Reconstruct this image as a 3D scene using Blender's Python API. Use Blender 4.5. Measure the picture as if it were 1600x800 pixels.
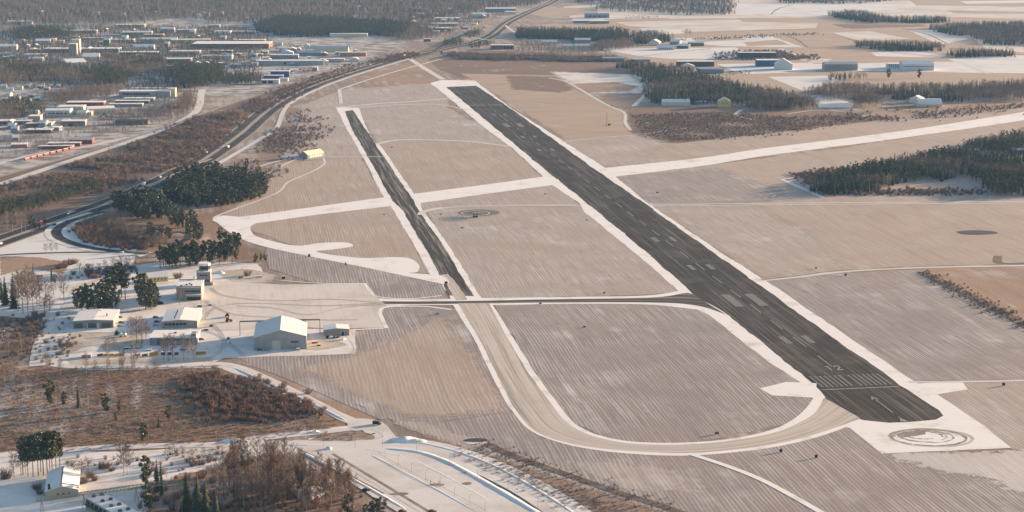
import bpy, bmesh, math, random
import numpy as np
from mathutils import Vector, Matrix
from mathutils.geometry import tessellate_polygon

# ------------------------------------------------------------------ start
for o in list(bpy.data.objects): bpy.data.objects.remove(o)
SC = bpy.context.scene
C = SC.collection
R = math.radians

# ------------------------------------------------------------------ camera
# picture plane of 1600 x 800, horizon 145 rows above its top, 344 m above the airfield
CAM_H, FF, YH = 344.0, 2837.0, -145.0
FOC = math.sqrt(FF * FF - (400 - YH) ** 2)
PITCH = math.atan2(400 - YH, FOC)
cam = bpy.data.cameras.new('camera'); camo = bpy.data.objects.new('camera', cam); C.objects.link(camo)
camo.location = (0, 0, CAM_H); camo.rotation_euler = (math.pi / 2 - PITCH, 0, 0)
cam.sensor_width = 36; cam.lens = FOC / 1600 * 36; cam.clip_start = 1; cam.clip_end = 80000
SC.camera = camo

# ------------------------------------------------------------------ sky, sun, exposure
SUN_AZ, SUN_EL = R(61), R(8.5)          # azimuth clockwise from +Y
w = bpy.data.worlds.new('World'); SC.world = w; w.use_nodes = True
nt = w.node_tree; bg = nt.nodes['Background']
sky = nt.nodes.new('ShaderNodeTexSky'); sky.sky_type = 'NISHITA'; sky.sun_disc = False
sky.sun_elevation = SUN_EL; sky.sun_rotation = SUN_AZ; sky.air_density = 1.0; sky.dust_density = 1.0
nt.links.new(sky.outputs[0], bg.inputs[0]); bg.inputs[1].default_value = 0.08
sd = Vector((math.sin(SUN_AZ) * math.cos(SUN_EL), math.cos(SUN_AZ) * math.cos(SUN_EL), math.sin(SUN_EL)))
sl = bpy.data.lights.new('sun', 'SUN'); sl.energy = 5.0; sl.angle = R(0.5); sl.color = (1.0, 0.67, 0.40)
so = bpy.data.objects.new('sun', sl); C.objects.link(so); so.rotation_euler = sd.to_track_quat('Z', 'Y').to_euler()
so.location = sd * 3000
SC.view_settings.view_transform = 'Standard'; SC.view_settings.look = 'None'
SC.view_settings.gamma = 1.0; SC.view_settings.use_curve_mapping = False
SC.view_settings.exposure = 1.70
HAZE = 2.6e-5

# ------------------------------------------------------------------ helpers
random.seed(7); rng = np.random.default_rng(7)
_ct, _tt = math.cos(PITCH), math.tan(PITCH)
def W(px, py, z=0.0):                       # a place on the map (read off the photograph) -> metres
    D = py - YH; h = CAM_H - z
    return Vector((h * (px - 800) / (_ct * D), h * (FF / _ct / D - _tt), z))
def PM(py): return (py - YH) / 350.5        # picture pixels per metre at that row

class MB:
    def __init__(s): s.v = []; s.f = []; s.m = []; s.uv = None
    def quad(s, a, b, c, d, m=0):
        i = len(s.v); s.v += [tuple(a), tuple(b), tuple(c), tuple(d)]; s.f.append((i, i+1, i+2, i+3)); s.m.append(m)
    def tri(s, a, b, c, m=0):
        i = len(s.v); s.v += [tuple(a), tuple(b), tuple(c)]; s.f.append((i, i+1, i+2)); s.m.append(m)
    def poly(s, pts, m=0):
        i = len(s.v); s.v += [tuple(p) for p in pts]; s.f.append(tuple(range(i, i+len(pts)))); s.m.append(m)
    def box(s, x0, x1, y0, y1, z0, z1, m=0):
        i = len(s.v)
        s.v += [(x0,y0,z0),(x1,y0,z0),(x1,y1,z0),(x0,y1,z0),(x0,y0,z1),(x1,y0,z1),(x1,y1,z1),(x0,y1,z1)]
        for q in ((0,3,2,1),(4,5,6,7),(0,1,5,4),(1,2,6,5),(2,3,7,6),(3,0,4,7)):
            s.f.append(tuple(i+k for k in q)); s.m.append(m)
    def prism(s, prof, y0, y1, m=0):        # profile in x,z swept along y
        n = len(prof); i = len(s.v)
        s.v += [(x, y0, z) for x, z in prof] + [(x, y1, z) for x, z in prof]
        s.f.append(tuple(i+k for k in range(n))); s.m.append(m)
        s.f.append(tuple(i+n+k for k in reversed(range(n)))); s.m.append(m)
        for k in range(n):
            k2 = (k+1) % n
            s.f.append((i+k2, i+k, i+n+k, i+n+k2)); s.m.append(m)
    def tube(s, a, b, r0, r1, n=6, m=0, cap=False):
        a, b = Vector(a), Vector(b); d = (b - a); 
        if d.length < 1e-6: return
        q = d.to_track_quat('Z', 'Y'); i = len(s.v)
        for c, r in ((a, r0), (b, r1)):
            for k in range(n):
                t = 2*math.pi*k/n; s.v.append(tuple(c + q @ Vector((r*math.cos(t), r*math.sin(t), 0))))
        for k in range(n):
            k2 = (k+1) % n; s.f.append((i+k, i+k2, i+n+k2, i+n+k)); s.m.append(m)
        if cap:
            s.f.append(tuple(i+n+k for k in range(n))); s.m.append(m)
            s.f.append(tuple(i+k for k in reversed(range(n)))); s.m.append(m)
    def mesh(s, name, mats, smooth=False):
        me = bpy.data.meshes.new(name); me.from_pydata(s.v, [], s.f)
        for m in (mats if isinstance(mats, (list, tuple)) else [mats]): me.materials.append(m)
        me.polygons.foreach_set('material_index', s.m)
        if smooth: me.polygons.foreach_set('use_smooth', [True]*len(s.f))
        me.update(); return me
    def build(s, name, mats, parent=None, smooth=False):
        return link(name, s.mesh(name, mats, smooth), parent)
def link(name, data, parent=None):
    o = bpy.data.objects.new(name, data); C.objects.link(o)
    if parent is not None: o.parent = parent
    return o
def empty(name, loc=(0,0,0), rz=0.0):
    o = link(name, None); o.location = loc; o.rotation_euler = (0,0,rz); o.empty_display_size = .5; return o
def tag(o, label, cat, group=None, kind=None):
    o['label'] = label; o['category'] = cat
    if group: o['group'] = group
    if kind: o['kind'] = kind
    return o
def struct(o): o['kind'] = 'structure'; return o

def catmull(pts, per=8):
    P = [Vector(p) for p in pts]; out = []
    for i in range(len(P)-1):
        p0, p1, p2, p3 = P[max(i-1,0)], P[i], P[i+1], P[min(i+2,len(P)-1)]
        for k in range(per):
            t = k/per
            out.append(.5*((2*p1)+(-p0+p2)*t+(2*p0-5*p1+4*p2-p3)*t*t+(-p0+3*p1-3*p2+p3)*t**3))
    out.append(P[-1]); return out
def resample(pts, n):
    d = [0]
    for a, b in zip(pts, pts[1:]): d.append(d[-1] + (b-a).length)
    out = []; j = 0
    for k in range(n):
        t = d[-1]*k/(n-1)
        while j < len(d)-2 and d[j+1] < t: j += 1
        s = (t-d[j])/max(d[j+1]-d[j], 1e-9); out.append(pts[j].lerp(pts[j+1], s))
    return out
NSH = [0]
def lay(z): NSH[0] += 1; return z*.25 + .0012*NSH[0]      # every sheet gets a level of its own
def strip_mesh(name, L, Rr, mat, z):
    z = lay(z)
    me = bpy.data.meshes.new(name); n = len(L); v = []; f = []; uv = []
    acc = 0
    for i in range(n):
        if i: acc += ((L[i]+Rr[i])*.5-(L[i-1]+Rr[i-1])*.5).length
        wd = (L[i]-Rr[i]).length
        v += [(L[i].x, L[i].y, z), (Rr[i].x, Rr[i].y, z)]; uv += [(-wd/2, acc), (wd/2, acc)]
    for i in range(n-1): f.append((2*i, 2*i+1, 2*i+3, 2*i+2))
    me.from_pydata(v, [], f); me.materials.append(mat)
    l = me.uv_layers.new(name='UVMap')
    for p in me.polygons:
        for li in p.loop_indices: l.data[li].uv = uv[me.loops[li].vertex_index]
    me.update(); return me
def ribbon2(name, lp, rp, mat, z, smooth=True, n=None, jit=0.0):
    L = [W(*p) for p in lp]; Rr = [W(*p) for p in rp]
    if smooth: L = catmull(L); Rr = catmull(Rr)
    n = n or max(12, int(sum((b-a).length for a, b in zip(L, L[1:]))/6))
    n = min(n, 400); L = resample(L, n); Rr = resample(Rr, n)
    if jit:
        for q, sd_ in ((L, 1), (Rr, 2)):
            for i in range(1, n-1):
                dd = (L[i]-Rr[i]).normalized(); q[i] = q[i] + dd*jit*(wob(i*.13, sd_)+.6*wob(i*.6, sd_+7))
    return struct(link(name, strip_mesh(name, L, Rr, mat, z)))
def wob(t, s): return math.sin(t*1.0+s*1.7)*.5+math.sin(t*2.3+s*4.1)*.3+math.sin(t*5.1+s*2.9)*.2
def ribbon(name, pts, wid, mat, z, per=8, off=0.0, jit=0.0, world=False):
    P = catmull([p if world else W(*p) for p in pts], per); n = len(P); L = []; Rr = []
    for i in range(n):
        d = (P[min(i+1,n-1)]-P[max(i-1,0)]).normalized(); nn = Vector((-d.y, d.x, 0))
        wd = wid if not callable(wid) else wid(i/(n-1))
        a = wd/2 + jit*wob(i*.7, 1); b = wd/2 + jit*wob(i*.7, 5)
        L.append(P[i]+nn*(off+a)); Rr.append(P[i]+nn*(off-b))
    return struct(link(name, strip_mesh(name, L, Rr, mat, z)))
def poly_world(name, P, mat, z):
    z = lay(z)
    P = [Vector((p.x, p.y, 0)) for p in P]
    tris = tessellate_polygon([P]); me = bpy.data.meshes.new(name)
    me.from_pydata([(p.x, p.y, z) for p in P], [], [t for t in tris]); me.materials.append(mat)
    bm = bmesh.new(); bm.from_mesh(me); bmesh.ops.recalc_face_normals(bm, faces=bm.faces)
    for f in bm.faces:
        if f.normal.z < 0: f.normal_flip()
    bm.to_mesh(me); bm.free(); me.update(); return struct(link(name, me))
def sheet(name, pts, mat, z, jit=2.0, step=9.0, smooth=False):
    P = [W(*p) for p in pts]
    if smooth: P = catmull(P + [P[0]], 6)[:-1]
    out = []; n = len(P); s = random.random()*50; acc = 0
    for i in range(n):
        a, b = P[i], P[(i+1) % n]; L = (b-a).length; k = max(1, min(60, int(L/step)))
        d = (b-a).normalized(); nn = Vector((-d.y, d.x, 0))
        for q in range(k):
            p = a.lerp(b, q/k)
            if q: p = p + nn*jit*(wob(acc*.05, s)+.5*wob(acc*.21, s+3))
            out.append(p); acc += L/k
    return poly_world(name, out, mat, z)

# ------------------------------------------------------------------ materials
MATS = {}
class NT:
    def __init__(s, name):
        s.m = bpy.data.materials.new(name); s.m.use_nodes = True; s.t = s.m.node_tree; s.n = s.t.nodes
        s.b = s.n['Principled BSDF']; s.b.inputs['Roughness'].default_value = .85
        s.b.inputs['Specular IOR Level'].default_value = .2
    def new(s, t, **k):
        n = s.n.new(t)
        for a, v in k.items(): setattr(n, a, v)
        return n
    def L(s, a, b): s.t.links.new(a, b)
    def math(s, op, a, b=None, c=None, clamp=False):
        n = s.new('ShaderNodeMath', operation=op); n.use_clamp = clamp
        for i, v in enumerate((a, b, c)):
            if v is None: continue
            if isinstance(v, (int, float)): n.inputs[i].default_value = v
            else: s.L(v, n.inputs[i])
        return n.outputs[0]
    def noise(s, vec, scale, detail=2.0, rough=.5, dist=0.0):
        n = s.new('ShaderNodeTexNoise'); n.inputs['Scale'].default_value = scale; n.inputs['Detail'].default_value = detail
        n.inputs['Roughness'].default_value = rough; n.inputs['Distortion'].default_value = dist
        if vec is not None: s.L(vec, n.inputs['Vector'])
        return n.outputs['Fac']
    def ramp(s, f, lo, hi):
        n = s.new('ShaderNodeMapRange'); n.interpolation_type = 'SMOOTHSTEP'
        s.L(f, n.inputs[0]); n.inputs[1].default_value = lo; n.inputs[2].default_value = hi
        return n.outputs[0]
    def mix(s, f, a, b):
        n = s.new('ShaderNodeMix', data_type='RGBA')
        if isinstance(f, (int, float)): n.inputs[0].default_value = f
        else: s.L(f, n.inputs[0])
        for i, v in ((6, a), (7, b)):
            if isinstance(v, tuple): n.inputs[i].default_value = (*v[:3], 1)
            else: s.L(v, n.inputs[i])
        return n.outputs[2]
    def pos(s): return s.new('ShaderNodeNewGeometry').outputs['Position']
    def dot(s, v, d):
        n = s.new('ShaderNodeVectorMath', operation='DOT_PRODUCT'); s.L(v, n.inputs[0]); n.inputs[1].default_value = d
        return n.outputs['Value']
    def comb(s, x, y, z=0.0):
        n = s.new('ShaderNodeCombineXYZ')
        for i, v in enumerate((x, y, z)):
            if isinstance(v, (int, float)): n.inputs[i].default_value = v
            else: s.L(v, n.inputs[i])
        return n.outputs[0]
    def out(s, col, rough=None, bump=None, bd=.3, bs=1.0):
        if isinstance(col, tuple): s.b.inputs['Base Color'].default_value = (*col[:3], 1)
        else: s.L(col, s.b.inputs['Base Color'])
        if rough is not None: s.b.inputs['Roughness'].default_value = rough
        if bump is not None:
            n = s.new('ShaderNodeBump'); n.inputs['Strength'].default_value = bs; n.inputs['Distance'].default_value = bd
            s.L(bump, n.inputs['Height']); s.L(n.outputs[0], s.b.inputs['Normal'])
        return s.m
RWD = (W(721,134)-W(1344.5,606)).normalized()     # runway heading, away from the camera
RWP = Vector((RWD.y, -RWD.x, 0))
SNOW = (.80, .80, .81)
def st(s, vec, d, warp=0.0, wscale=.003):
    p = (d[1], -d[0], 0)
    a = s.dot(vec, p); b = s.dot(vec, (d[0], d[1], 0))
    if warp:
        nz = s.noise(vec, wscale, 1.5)
        a = s.math('ADD', a, s.math('MULTIPLY', s.math('SUBTRACT', nz, .5), warp))
    return a, b
def field_mat(name, straw, tint, frost=(.60,.59,.60), period=2.3, rows=.5, snow=.35, tintamt=.5, d=None, warp=14, rowlen=75, grain=.35):
    s = NT(name); P = s.pos(); d = d or RWD
    a, b = st(s, P, d, warp)
    r1 = s.noise(s.comb(s.math('MULTIPLY', a, 1/period), s.math('MULTIPLY', b, 1/rowlen)), 1.0, 2.0, .6)
    r2 = s.noise(s.comb(s.math('MULTIPLY', a, 1/(period*5)), s.math('MULTIPLY', b, 1/(rowlen*4)), 5.0), 1.0, 2.0, .6)
    wv = s.math('ADD', s.math('MULTIPLY', s.math('SINE', s.math('ADD', s.math('MULTIPLY', a, 2*math.pi/(period*1.25)), s.math('MULTIPLY', s.noise(P, .035, 2.0), 5.5))), .5), .5)
    rw = s.ramp(s.math('ADD', s.math('MULTIPLY', r1, .78), s.math('MULTIPLY', wv, .22)), .38, .70)
    pt = s.ramp(s.noise(P, .0052, 4.0, .62), .40, .62)
    pb = s.ramp(s.math('ADD', s.math('MULTIPLY', s.noise(P, .011, 5.0, .65), .6), s.math('MULTIPLY', r2, .4)), .62-.30*snow, .80-.30*snow)
    gr = s.noise(P, .35, 3.0, .7)
    c = s.mix(s.math('MULTIPLY', pt, tintamt), straw, tint)
    dk = s.math('MULTIPLY', s.ramp(gr, .35, .75), grain)
    c = s.mix(dk, c, (straw[0]*.45, straw[1]*.43, straw[2]*.42))
    md = s.ramp(s.noise(P, .013, 3.0, .6), .30, .68)
    f = s.math('MULTIPLY', s.math('MULTIPLY', rw, rows), s.math('ADD', .35, s.math('MULTIPLY', md, .75)))
    c = s.mix(s.math('MULTIPLY', s.ramp(r2, .45, .75), .35), c, (straw[0]*.62, straw[1]*.58, straw[2]*.56))
    f = s.math('ADD', f, s.math('MULTIPLY', pb, .55), clamp=True)
    f = s.math('MULTIPLY', f, s.math('ADD', .65, s.math('MULTIPLY', gr, .7)), clamp=True)
    c = s.mix(f, c, frost)
    return s.out(c, .95)
def pave_mat(name, base, streak, amt=.5, period=2.2, rowlen=90, uv=False, d=None, dirt=(.3,.26,.22), dirtamt=.2, edge=0.0, lo=.40, hi=.72, edgecol=SNOW, edgew=5.0):
    s = NT(name); d = d or RWD
    if uv:
        V = s.new('ShaderNodeUVMap').outputs[0]; a, b = st(s, V, (0,1,0), 0)
        nz = s.noise(V, .006, 1.0); a0 = a
        a = s.math('ADD', a, s.math('MULTIPLY', s.math('SUBTRACT', nz, .5), 3))
    else:
        V = s.pos(); a, b = st(s, V, d, 5, .004); a0 = None
    r1 = s.noise(s.comb(s.math('MULTIPLY', a, 1/period), s.math('MULTIPLY', b, 1/rowlen)), 1.0, 3.0, .65)
    r2 = s.noise(s.comb(s.math('MULTIPLY', a, .25/period), s.math('MULTIPLY', b, .35/rowlen), 9.0), 1.0, 2.0, .6)
    g = s.noise(s.pos(), .02, 5.0, .65)
    m = s.ramp(s.math('ADD', s.math('MULTIPLY', r1, .6), s.math('MULTIPLY', r2, .4)), lo, hi)
    c = s.mix(s.math('MULTIPLY', m, amt), base, streak)
    c = s.mix(s.math('MULTIPLY', s.ramp(g, .45, .7), dirtamt), c, dirt)
    gr = s.noise(s.pos(), .6, 3.0, .7)
    c = s.mix(s.math('MULTIPLY', s.ramp(gr, .5, .8), .12), c, (base[0]*.5, base[1]*.5, base[2]*.5))
    return s.out(c, .85)
def snow_mat(name, col=SNOW, dirt=(.42,.37,.32), amt=.3, scale=.03, lo=.45, hi=.75, fine=.10):
    s = NT(name); P = s.pos(); n1 = s.noise(P, scale, 6.0, .65); n2 = s.noise(P, .4, 3.0, .7)
    c = s.mix(s.math('MULTIPLY', s.ramp(n1, lo, hi), amt), col, dirt)
    c = s.mix(s.math('MULTIPLY', s.ramp(n2, .45, .8), fine), c, dirt)
    return s.out(c, .9, s.noise(P, .12, 3.0, .5), .12, .3)
def plain(name, col, rough=.8, var=.12, metal=0.0, scale=.6):
    s = NT(name); P = s.new('ShaderNodeTexCoord').outputs['Object']; n = s.noise(P, scale, 4.0, .6)
    c = s.mix(s.ramp(n, .3, .75), col, tuple(x*(1-var*2) for x in col)); s.b.inputs['Metallic'].default_value = metal
    return s.out(c, rough)

SOFTM = {}
def soft_mat(m):                              # the same ground cover, thinning out towards its border
    if m.name in SOFTM: return SOFTM[m.name]
    c = m.copy(); c.name = m.name+'_thinning'; t = c.node_tree; N = t.nodes
    a = N.new('ShaderNodeAttribute'); a.attribute_name = 'soft'; g_ = N.new('ShaderNodeNewGeometry')
    n1 = N.new('ShaderNodeTexNoise'); n1.inputs['Scale'].default_value = .06; n1.inputs['Detail'].default_value = 9; n1.inputs['Roughness'].default_value = .85
    t.links.new(g_.outputs['Position'], n1.inputs['Vector'])
    ad = N.new('ShaderNodeMath'); ad.operation = 'MULTIPLY_ADD'; ad.inputs[1].default_value = 2.4; ad.inputs[2].default_value = -1.2
    t.links.new(n1.outputs['Fac'], ad.inputs[0]); sm = N.new('ShaderNodeMath'); sm.operation = 'ADD'; t.links.new(ad.outputs[0], sm.inputs[0]); t.links.new(a.outputs['Fac'], sm.inputs[1])
    r_ = N.new('ShaderNodeMapRange'); r_.interpolation_type = 'SMOOTHSTEP'; r_.inputs[1].default_value = .49; r_.inputs[2].default_value = .53; t.links.new(sm.outputs[0], r_.inputs[0])
    t.links.new(r_.outputs[0], N['Principled BSDF'].inputs['Alpha']); SOFTM[m.name] = c; return c
def soft_sheet(name, pts, mat, z, feather=25.0, cell=None):
    P = [W(*p) for p in pts]; A_ = np.array([(p.x, p.y) for p in P]); lo_ = A_.min(0)-feather; hi_ = A_.max(0)+feather
    cell = cell or max(4.0, math.sqrt((hi_-lo_).prod()/6000)); nx, ny = int((hi_[0]-lo_[0])/cell)+2, int((hi_[1]-lo_[1])/cell)+2
    gx, gy = np.meshgrid(lo_[0]+np.arange(nx)*cell, lo_[1]+np.arange(ny)*cell); X, Y = gx.ravel(), gy.ravel(); n = len(A_)
    ins = np.zeros(len(X), bool); dist = np.full(len(X), 1e9); j = n-1
    for i in range(n):
        (xi, yi), (xj, yj) = A_[i], A_[j]; ins ^= ((yi > Y) != (yj > Y)) & (X < (xj-xi)*(Y-yi)/(yj-yi+1e-12)+xi)
        dx, dy = xj-xi, yj-yi; t_ = np.clip(((X-xi)*dx+(Y-yi)*dy)/(dx*dx+dy*dy+1e-9), 0, 1); dist = np.minimum(dist, np.hypot(X-xi-t_*dx, Y-yi-t_*dy)); j = i
    sd_ = np.where(ins, dist, -dist); al = np.clip(.46+sd_/feather*.9, 0, 1.6)
    al = np.where(sd_ < -feather*.5, np.minimum(al, 0), al); al = np.where(sd_ < -feather*.95, -2, al)
    ok = (sd_ > -feather).reshape(ny, nx); zz = lay(z); me = bpy.data.meshes.new(name); idx = np.arange(nx*ny).reshape(ny, nx)
    keep = ok[:-1,:-1] | ok[1:,:-1] | ok[:-1,1:] | ok[1:,1:]
    q = np.stack([idx[:-1,:-1], idx[:-1,1:], idx[1:,1:], idx[1:,:-1]], -1)[keep]
    me.from_pydata(np.stack([X, Y, np.full(len(X), zz)], 1).tolist(), [], q.tolist()); at = me.attributes.new('soft', 'FLOAT', 'POINT'); at.data.foreach_set('value', al.astype(np.float32))
    me.materials.append(soft_mat(mat)); bm = bmesh.new(); bm.from_mesh(me); bmesh.ops.delete(bm, geom=[v for v in bm.verts if not v.link_faces], context='VERTS'); bm.to_mesh(me); bm.free(); me.update()
    return struct(link(name, me))
# ------------------------------------------------------------------ ground
Z = 0.0
STRAW, ORANGE, BROWN = (.375,.33,.308), (.42,.33,.27), (.20,.13,.095)
M_ground = field_mat('frosted_ground', (.25,.20,.165), (.30,.205,.15), frost=(.58,.57,.57), rows=.1, snow=.55, tintamt=.7, warp=20)
g = MB(); g.quad((-22000,-3000,0),(22000,-3000,0),(22000,38000,0),(-22000,38000,0)); struct(g.build('ground', M_ground))
FM = dict(
    grey=field_mat('field_grey', (.262,.236,.236), (.315,.265,.24), rows=.52, snow=.34, period=2.1),
    straw=field_mat('field_straw', STRAW, (.41,.325,.275), rows=.48, snow=.30),
    orange=field_mat('field_orange', (.39,.325,.285), ORANGE, rows=.40, snow=.12, tintamt=.7, period=2.5),
    rough=field_mat('field_rough', (.31,.23,.185), (.39,.265,.185), rows=.06, snow=.32, tintamt=.8, grain=.5, warp=30),
    meadow=field_mat('meadow_brown', (.235,.165,.12), (.34,.215,.145), rows=.0, snow=.46, tintamt=.8, grain=.6, frost=(.62,.62,.63)),
    scrub=field_mat('scrub_brown', (.20,.145,.12), (.25,.165,.125), rows=.0, snow=.26, tintamt=.7, grain=.6),
    town=snow_mat('town_snow', (.50,.49,.49), (.16,.14,.13), .9, .024, .40, .60, .4),
    pale=field_mat('field_pale', (.56,.51,.46), (.50,.42,.34), frost=(.72,.71,.71), rows=.25, snow=.7, tintamt=.4, d=Vector((.99,.1,0)), period=9),
    tan=field_mat('field_tan', (.40,.315,.25), (.44,.32,.23), rows=.25, snow=.22, tintamt=.5, d=Vector((.99,.12,0)), period=9),
    bluish=snow_mat('field_snow', (.66,.67,.69), (.40,.37,.34), .5, .012),
)
M_snow = snow_mat('snow', SNOW, (.40,.35,.31), .55, .035, .50, .74, .16); M_snow2 = snow_mat('snow_thin', (.70,.69,.69), (.40,.35,.30), .55, .02, .35, .7, .2)
M_yard = snow_mat('snow_yard', (.72,.71,.715), (.38,.34,.31), .6, .022, .42, .68, .2)
M_lawn = snow_mat('thin_snow_lawn', (.52,.48,.43), (.36,.30,.24), .8, .05, .40, .65, .3)
M_rwy = pave_mat('runway_asphalt', (.019,.0175,.018), (.20,.19,.195), .75, 1.1, 110, lo=.48, hi=.66, dirt=(.12,.112,.11), dirtamt=.40)
M_twy = pave_mat('taxiway_asphalt', (.030,.027,.027), (.36,.34,.33), .7, 1.8, 120, uv=True, lo=.47, hi=.62, dirtamt=.10)
M_track = pave_mat('packed_snow_tracks', (.56,.52,.48), (.27,.235,.205), .9, 1.3, 150, uv=True, lo=.46, hi=.62)
M_apron = pave_mat('apron_packed_snow', (.65,.61,.585), (.48,.44,.42), .6, 3.5, 40, lo=.45, hi=.7, dirt=(.44,.39,.34), dirtamt=.5)
M_road = pave_mat('road_asphalt', (.026,.028,.034), (.055,.056,.062), .5, 1.6, 200, uv=True)
M_roadw = pave_mat('snowy_road', (.66,.65,.65), (.42,.39,.36), .75, 1.2, 120, uv=True, lo=.45, hi=.7)
M_dirt = pave_mat('dirt_road', (.42,.38,.34), (.17,.14,.12), .8, 1.5, 200, uv=True, lo=.42, hi=.6)
M_lot = snow_mat('parking_snow', (.66,.65,.65), (.42,.39,.36), .5, .025, .42, .7, .18)
M_ditch = snow_mat('ditch_brown', (.12,.09,.075), (.30,.25,.22), .5, .06, .4, .7, .3)
M_track2 = snow_mat('bare_track', (.22,.19,.165), (.5,.47,.44), .6, .05, .4, .7, .3)

f = FM
# broad zones, lowest first
soft_sheet('town_ground', [(-120,28),(420,26),(560,45),(640,70),(560,100),(480,118),(400,150),(300,150),(262,200),(150,240),(0,285),(-120,310)], f['town'], .03, 90)
sheet('field', [(880,10),(1750,-30),(1750,60),(1250,70),(900,40)], f['pale'], .03, 6, 40)
sheet('field', [(845,38),(1000,30),(1750,22),(1750,150),(1250,140),(1000,100),(940,75)], f['tan'], .05, 5, 30)
for pts, k in (
    ([(800,14),(860,12),(930,12),(935,20),(860,28),(830,22)], 'tan'),
    ([(1005,6),(1145,5),(1140,12),(1040,11)], 'pale'),
    ([(1150,5),(1230,8),(1430,6),(1430,11),(1320,22),(1290,26),(1150,23)], 'bluish'),
    ([(1420,-2),(1700,-4),(1700,12),(1430,8)], 'tan'),
    ([(1340,11),(1700,14),(1700,32),(1470,26),(1400,12)], 'pale'),
    ([(960,34),(1200,30),(1278,36),(1275,44),(1070,50),(980,40)], 'pale'),
    ([(1065,52),(1280,44),(1440,41),(1250,53),(1080,59)], 'tan'),
    ([(1055,60),(1200,55),(1256,74),(1130,72),(1060,66)], 'bluish'),
    ([(1230,55),(1300,51),(1350,62),(1330,72),(1260,72)], 'tan'),
    ([(1295,51),(1360,49),(1420,60),(1350,65)], 'pale'),
    ([(1265,72),(1340,68),(1400,78),(1480,90),(1300,90)], 'tan'),
    ([(1420,48),(1460,46),(1525,58),(1470,70)], 'bluish'),
    ([(1480,92),(1600,86),(1700,84),(1700,115),(1550,114)], 'bluish'),
    ([(935,76),(1150,74),(1180,92),(1050,92),(1000,88)], 'bluish'),
    ([(1120,118),(1200,122),(1260,130),(1260,142),(1210,152),(1180,135)], 'tan'),
    ([(1200,120),(1290,118),(1310,125),(1280,138),(1255,142)], 'bluish'),
    ([(1265,100),(1385,98),(1500,96),(1545,114),(1420,112),(1270,110)], 'bluish'),
    ([(1120,100),(1270,98),(1275,112),(1160,116)], 'bluish'),
    ([(1350,114),(1530,114),(1550,120),(1360,122)], 'tan'),
    ([(1265,150),(1285,147),(1335,162),(1330,168),(1280,168)], 'bluish'),
): sheet('field', pts, f[k], .07, 2, 30)
# more strips, lanes and ditches among the far fields
for pts, k in (
    ([(1150,28),(1290,30),(1280,36),(1160,34)], 'tan'), ([(1000,44),(1060,46),(1070,52),(1010,56)], 'bluish'), ([(1080,60),(1160,57),(1165,62),(1090,66)], 'tan'), ([(1160,66),(1215,62),(1235,70),(1170,72)], 'tan'),
    ([(1360,82),(1420,80),(1480,86),(1470,90),(1370,88)], 'bluish'), ([(1480,16),(1600,18),(1600,22),(1490,21)], 'tan'), ([(1500,2),(1620,0),(1620,4),(1510,6)], 'bluish'), ([(1300,38),(1400,38),(1440,40),(1320,44)], 'scrub'),
    ([(1320,40),(1440,38),(1450,41),(1330,45)], 'scrub'), ([(1520,60),(1600,74),(1600,82),(1540,76)], 'pale'), ([(940,30),(1040,28),(1060,32),(960,35)], 'tan'), ([(1440,56),(1500,52),(1520,60),(1460,64)], 'pale'), ([(1270,92),(1300,92),(1290,98),(1262,98)], 'pale'), ([(1340,92),(1480,92),(1490,96),(1350,97)], 'tan')): sheet('field', pts, f[k], .08, 3, 20)
for pts in ([(1070,52),(1180,48),(1280,45),(1440,41)], [(940,41),(1000,43),(1100,40),(1240,36),(1290,36)], [(1220,52),(1245,62),(1262,74)], [(1300,52),(1330,62),(1352,72)], [(1410,44),(1450,54),(1480,68)], [(1265,76),(1330,73),(1400,82),(1500,92)], [(1380,12),(1480,18),(1600,24)], [(1150,24),(1250,20),(1340,12)], [(1205,22),(1215,14),(1235,8)], [(1500,72),(1560,80),(1620,90)], [(1440,88),(1520,92),(1600,94)]):
    ribbon('field_ditch', pts, 5, M_ditch, .09, jit=1.0)
# scrubland beside the highway and beyond the runway end
sheet('scrubland', [(-80,275),(0,275),(140,235),(265,200),(330,170),(400,150),(500,115),(640,82),(700,62),(745,66),(650,92),(560,114),(490,136),(430,168),(395,210),(300,262),(180,316),(60,362),(-80,395)], f['scrub'], .05, 3, 20)
sheet('scrubland', [(655,95),(735,78),(960,85),(1010,98),(990,118),(880,118),(790,120),(720,122)], f['scrub'], .05, 3, 20)
sheet('field', [(560,125),(640,95),(668,92),(700,122),(660,130)], f['rough'], .06, 2, 15)
sheet('field', [(720,115),(880,118),(955,165),(985,180),(985,215),(890,220),(745,128)], f['tan'], .06, 2, 15)
soft_sheet('field', [(790,118),(870,120),(905,138),(875,145),(800,140)], f['scrub'], .08, 30)
soft_sheet('snow_patch', [(860,112),(985,116),(1012,135),(1000,146),(920,146),(890,130)], M_snow2, .08, 40)
soft_sheet('field', [(880,132),(960,128),(1000,135),(985,142),(910,146)], f['rough'], .10, 30)
soft_sheet('field', [(930,150),(1010,145),(1000,165),(955,168)], f['rough'], .09, 25)
soft_sheet('scrubland', [(975,168),(1200,166),(1345,178),(1355,190),(1210,212),(1060,226),(985,205)], f['scrub'], .09, 40)
soft_sheet('scrubland', [(1340,168),(1600,158),(1700,158),(1700,180),(1560,178),(1380,190)], f['rough'], .08, 40)
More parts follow.
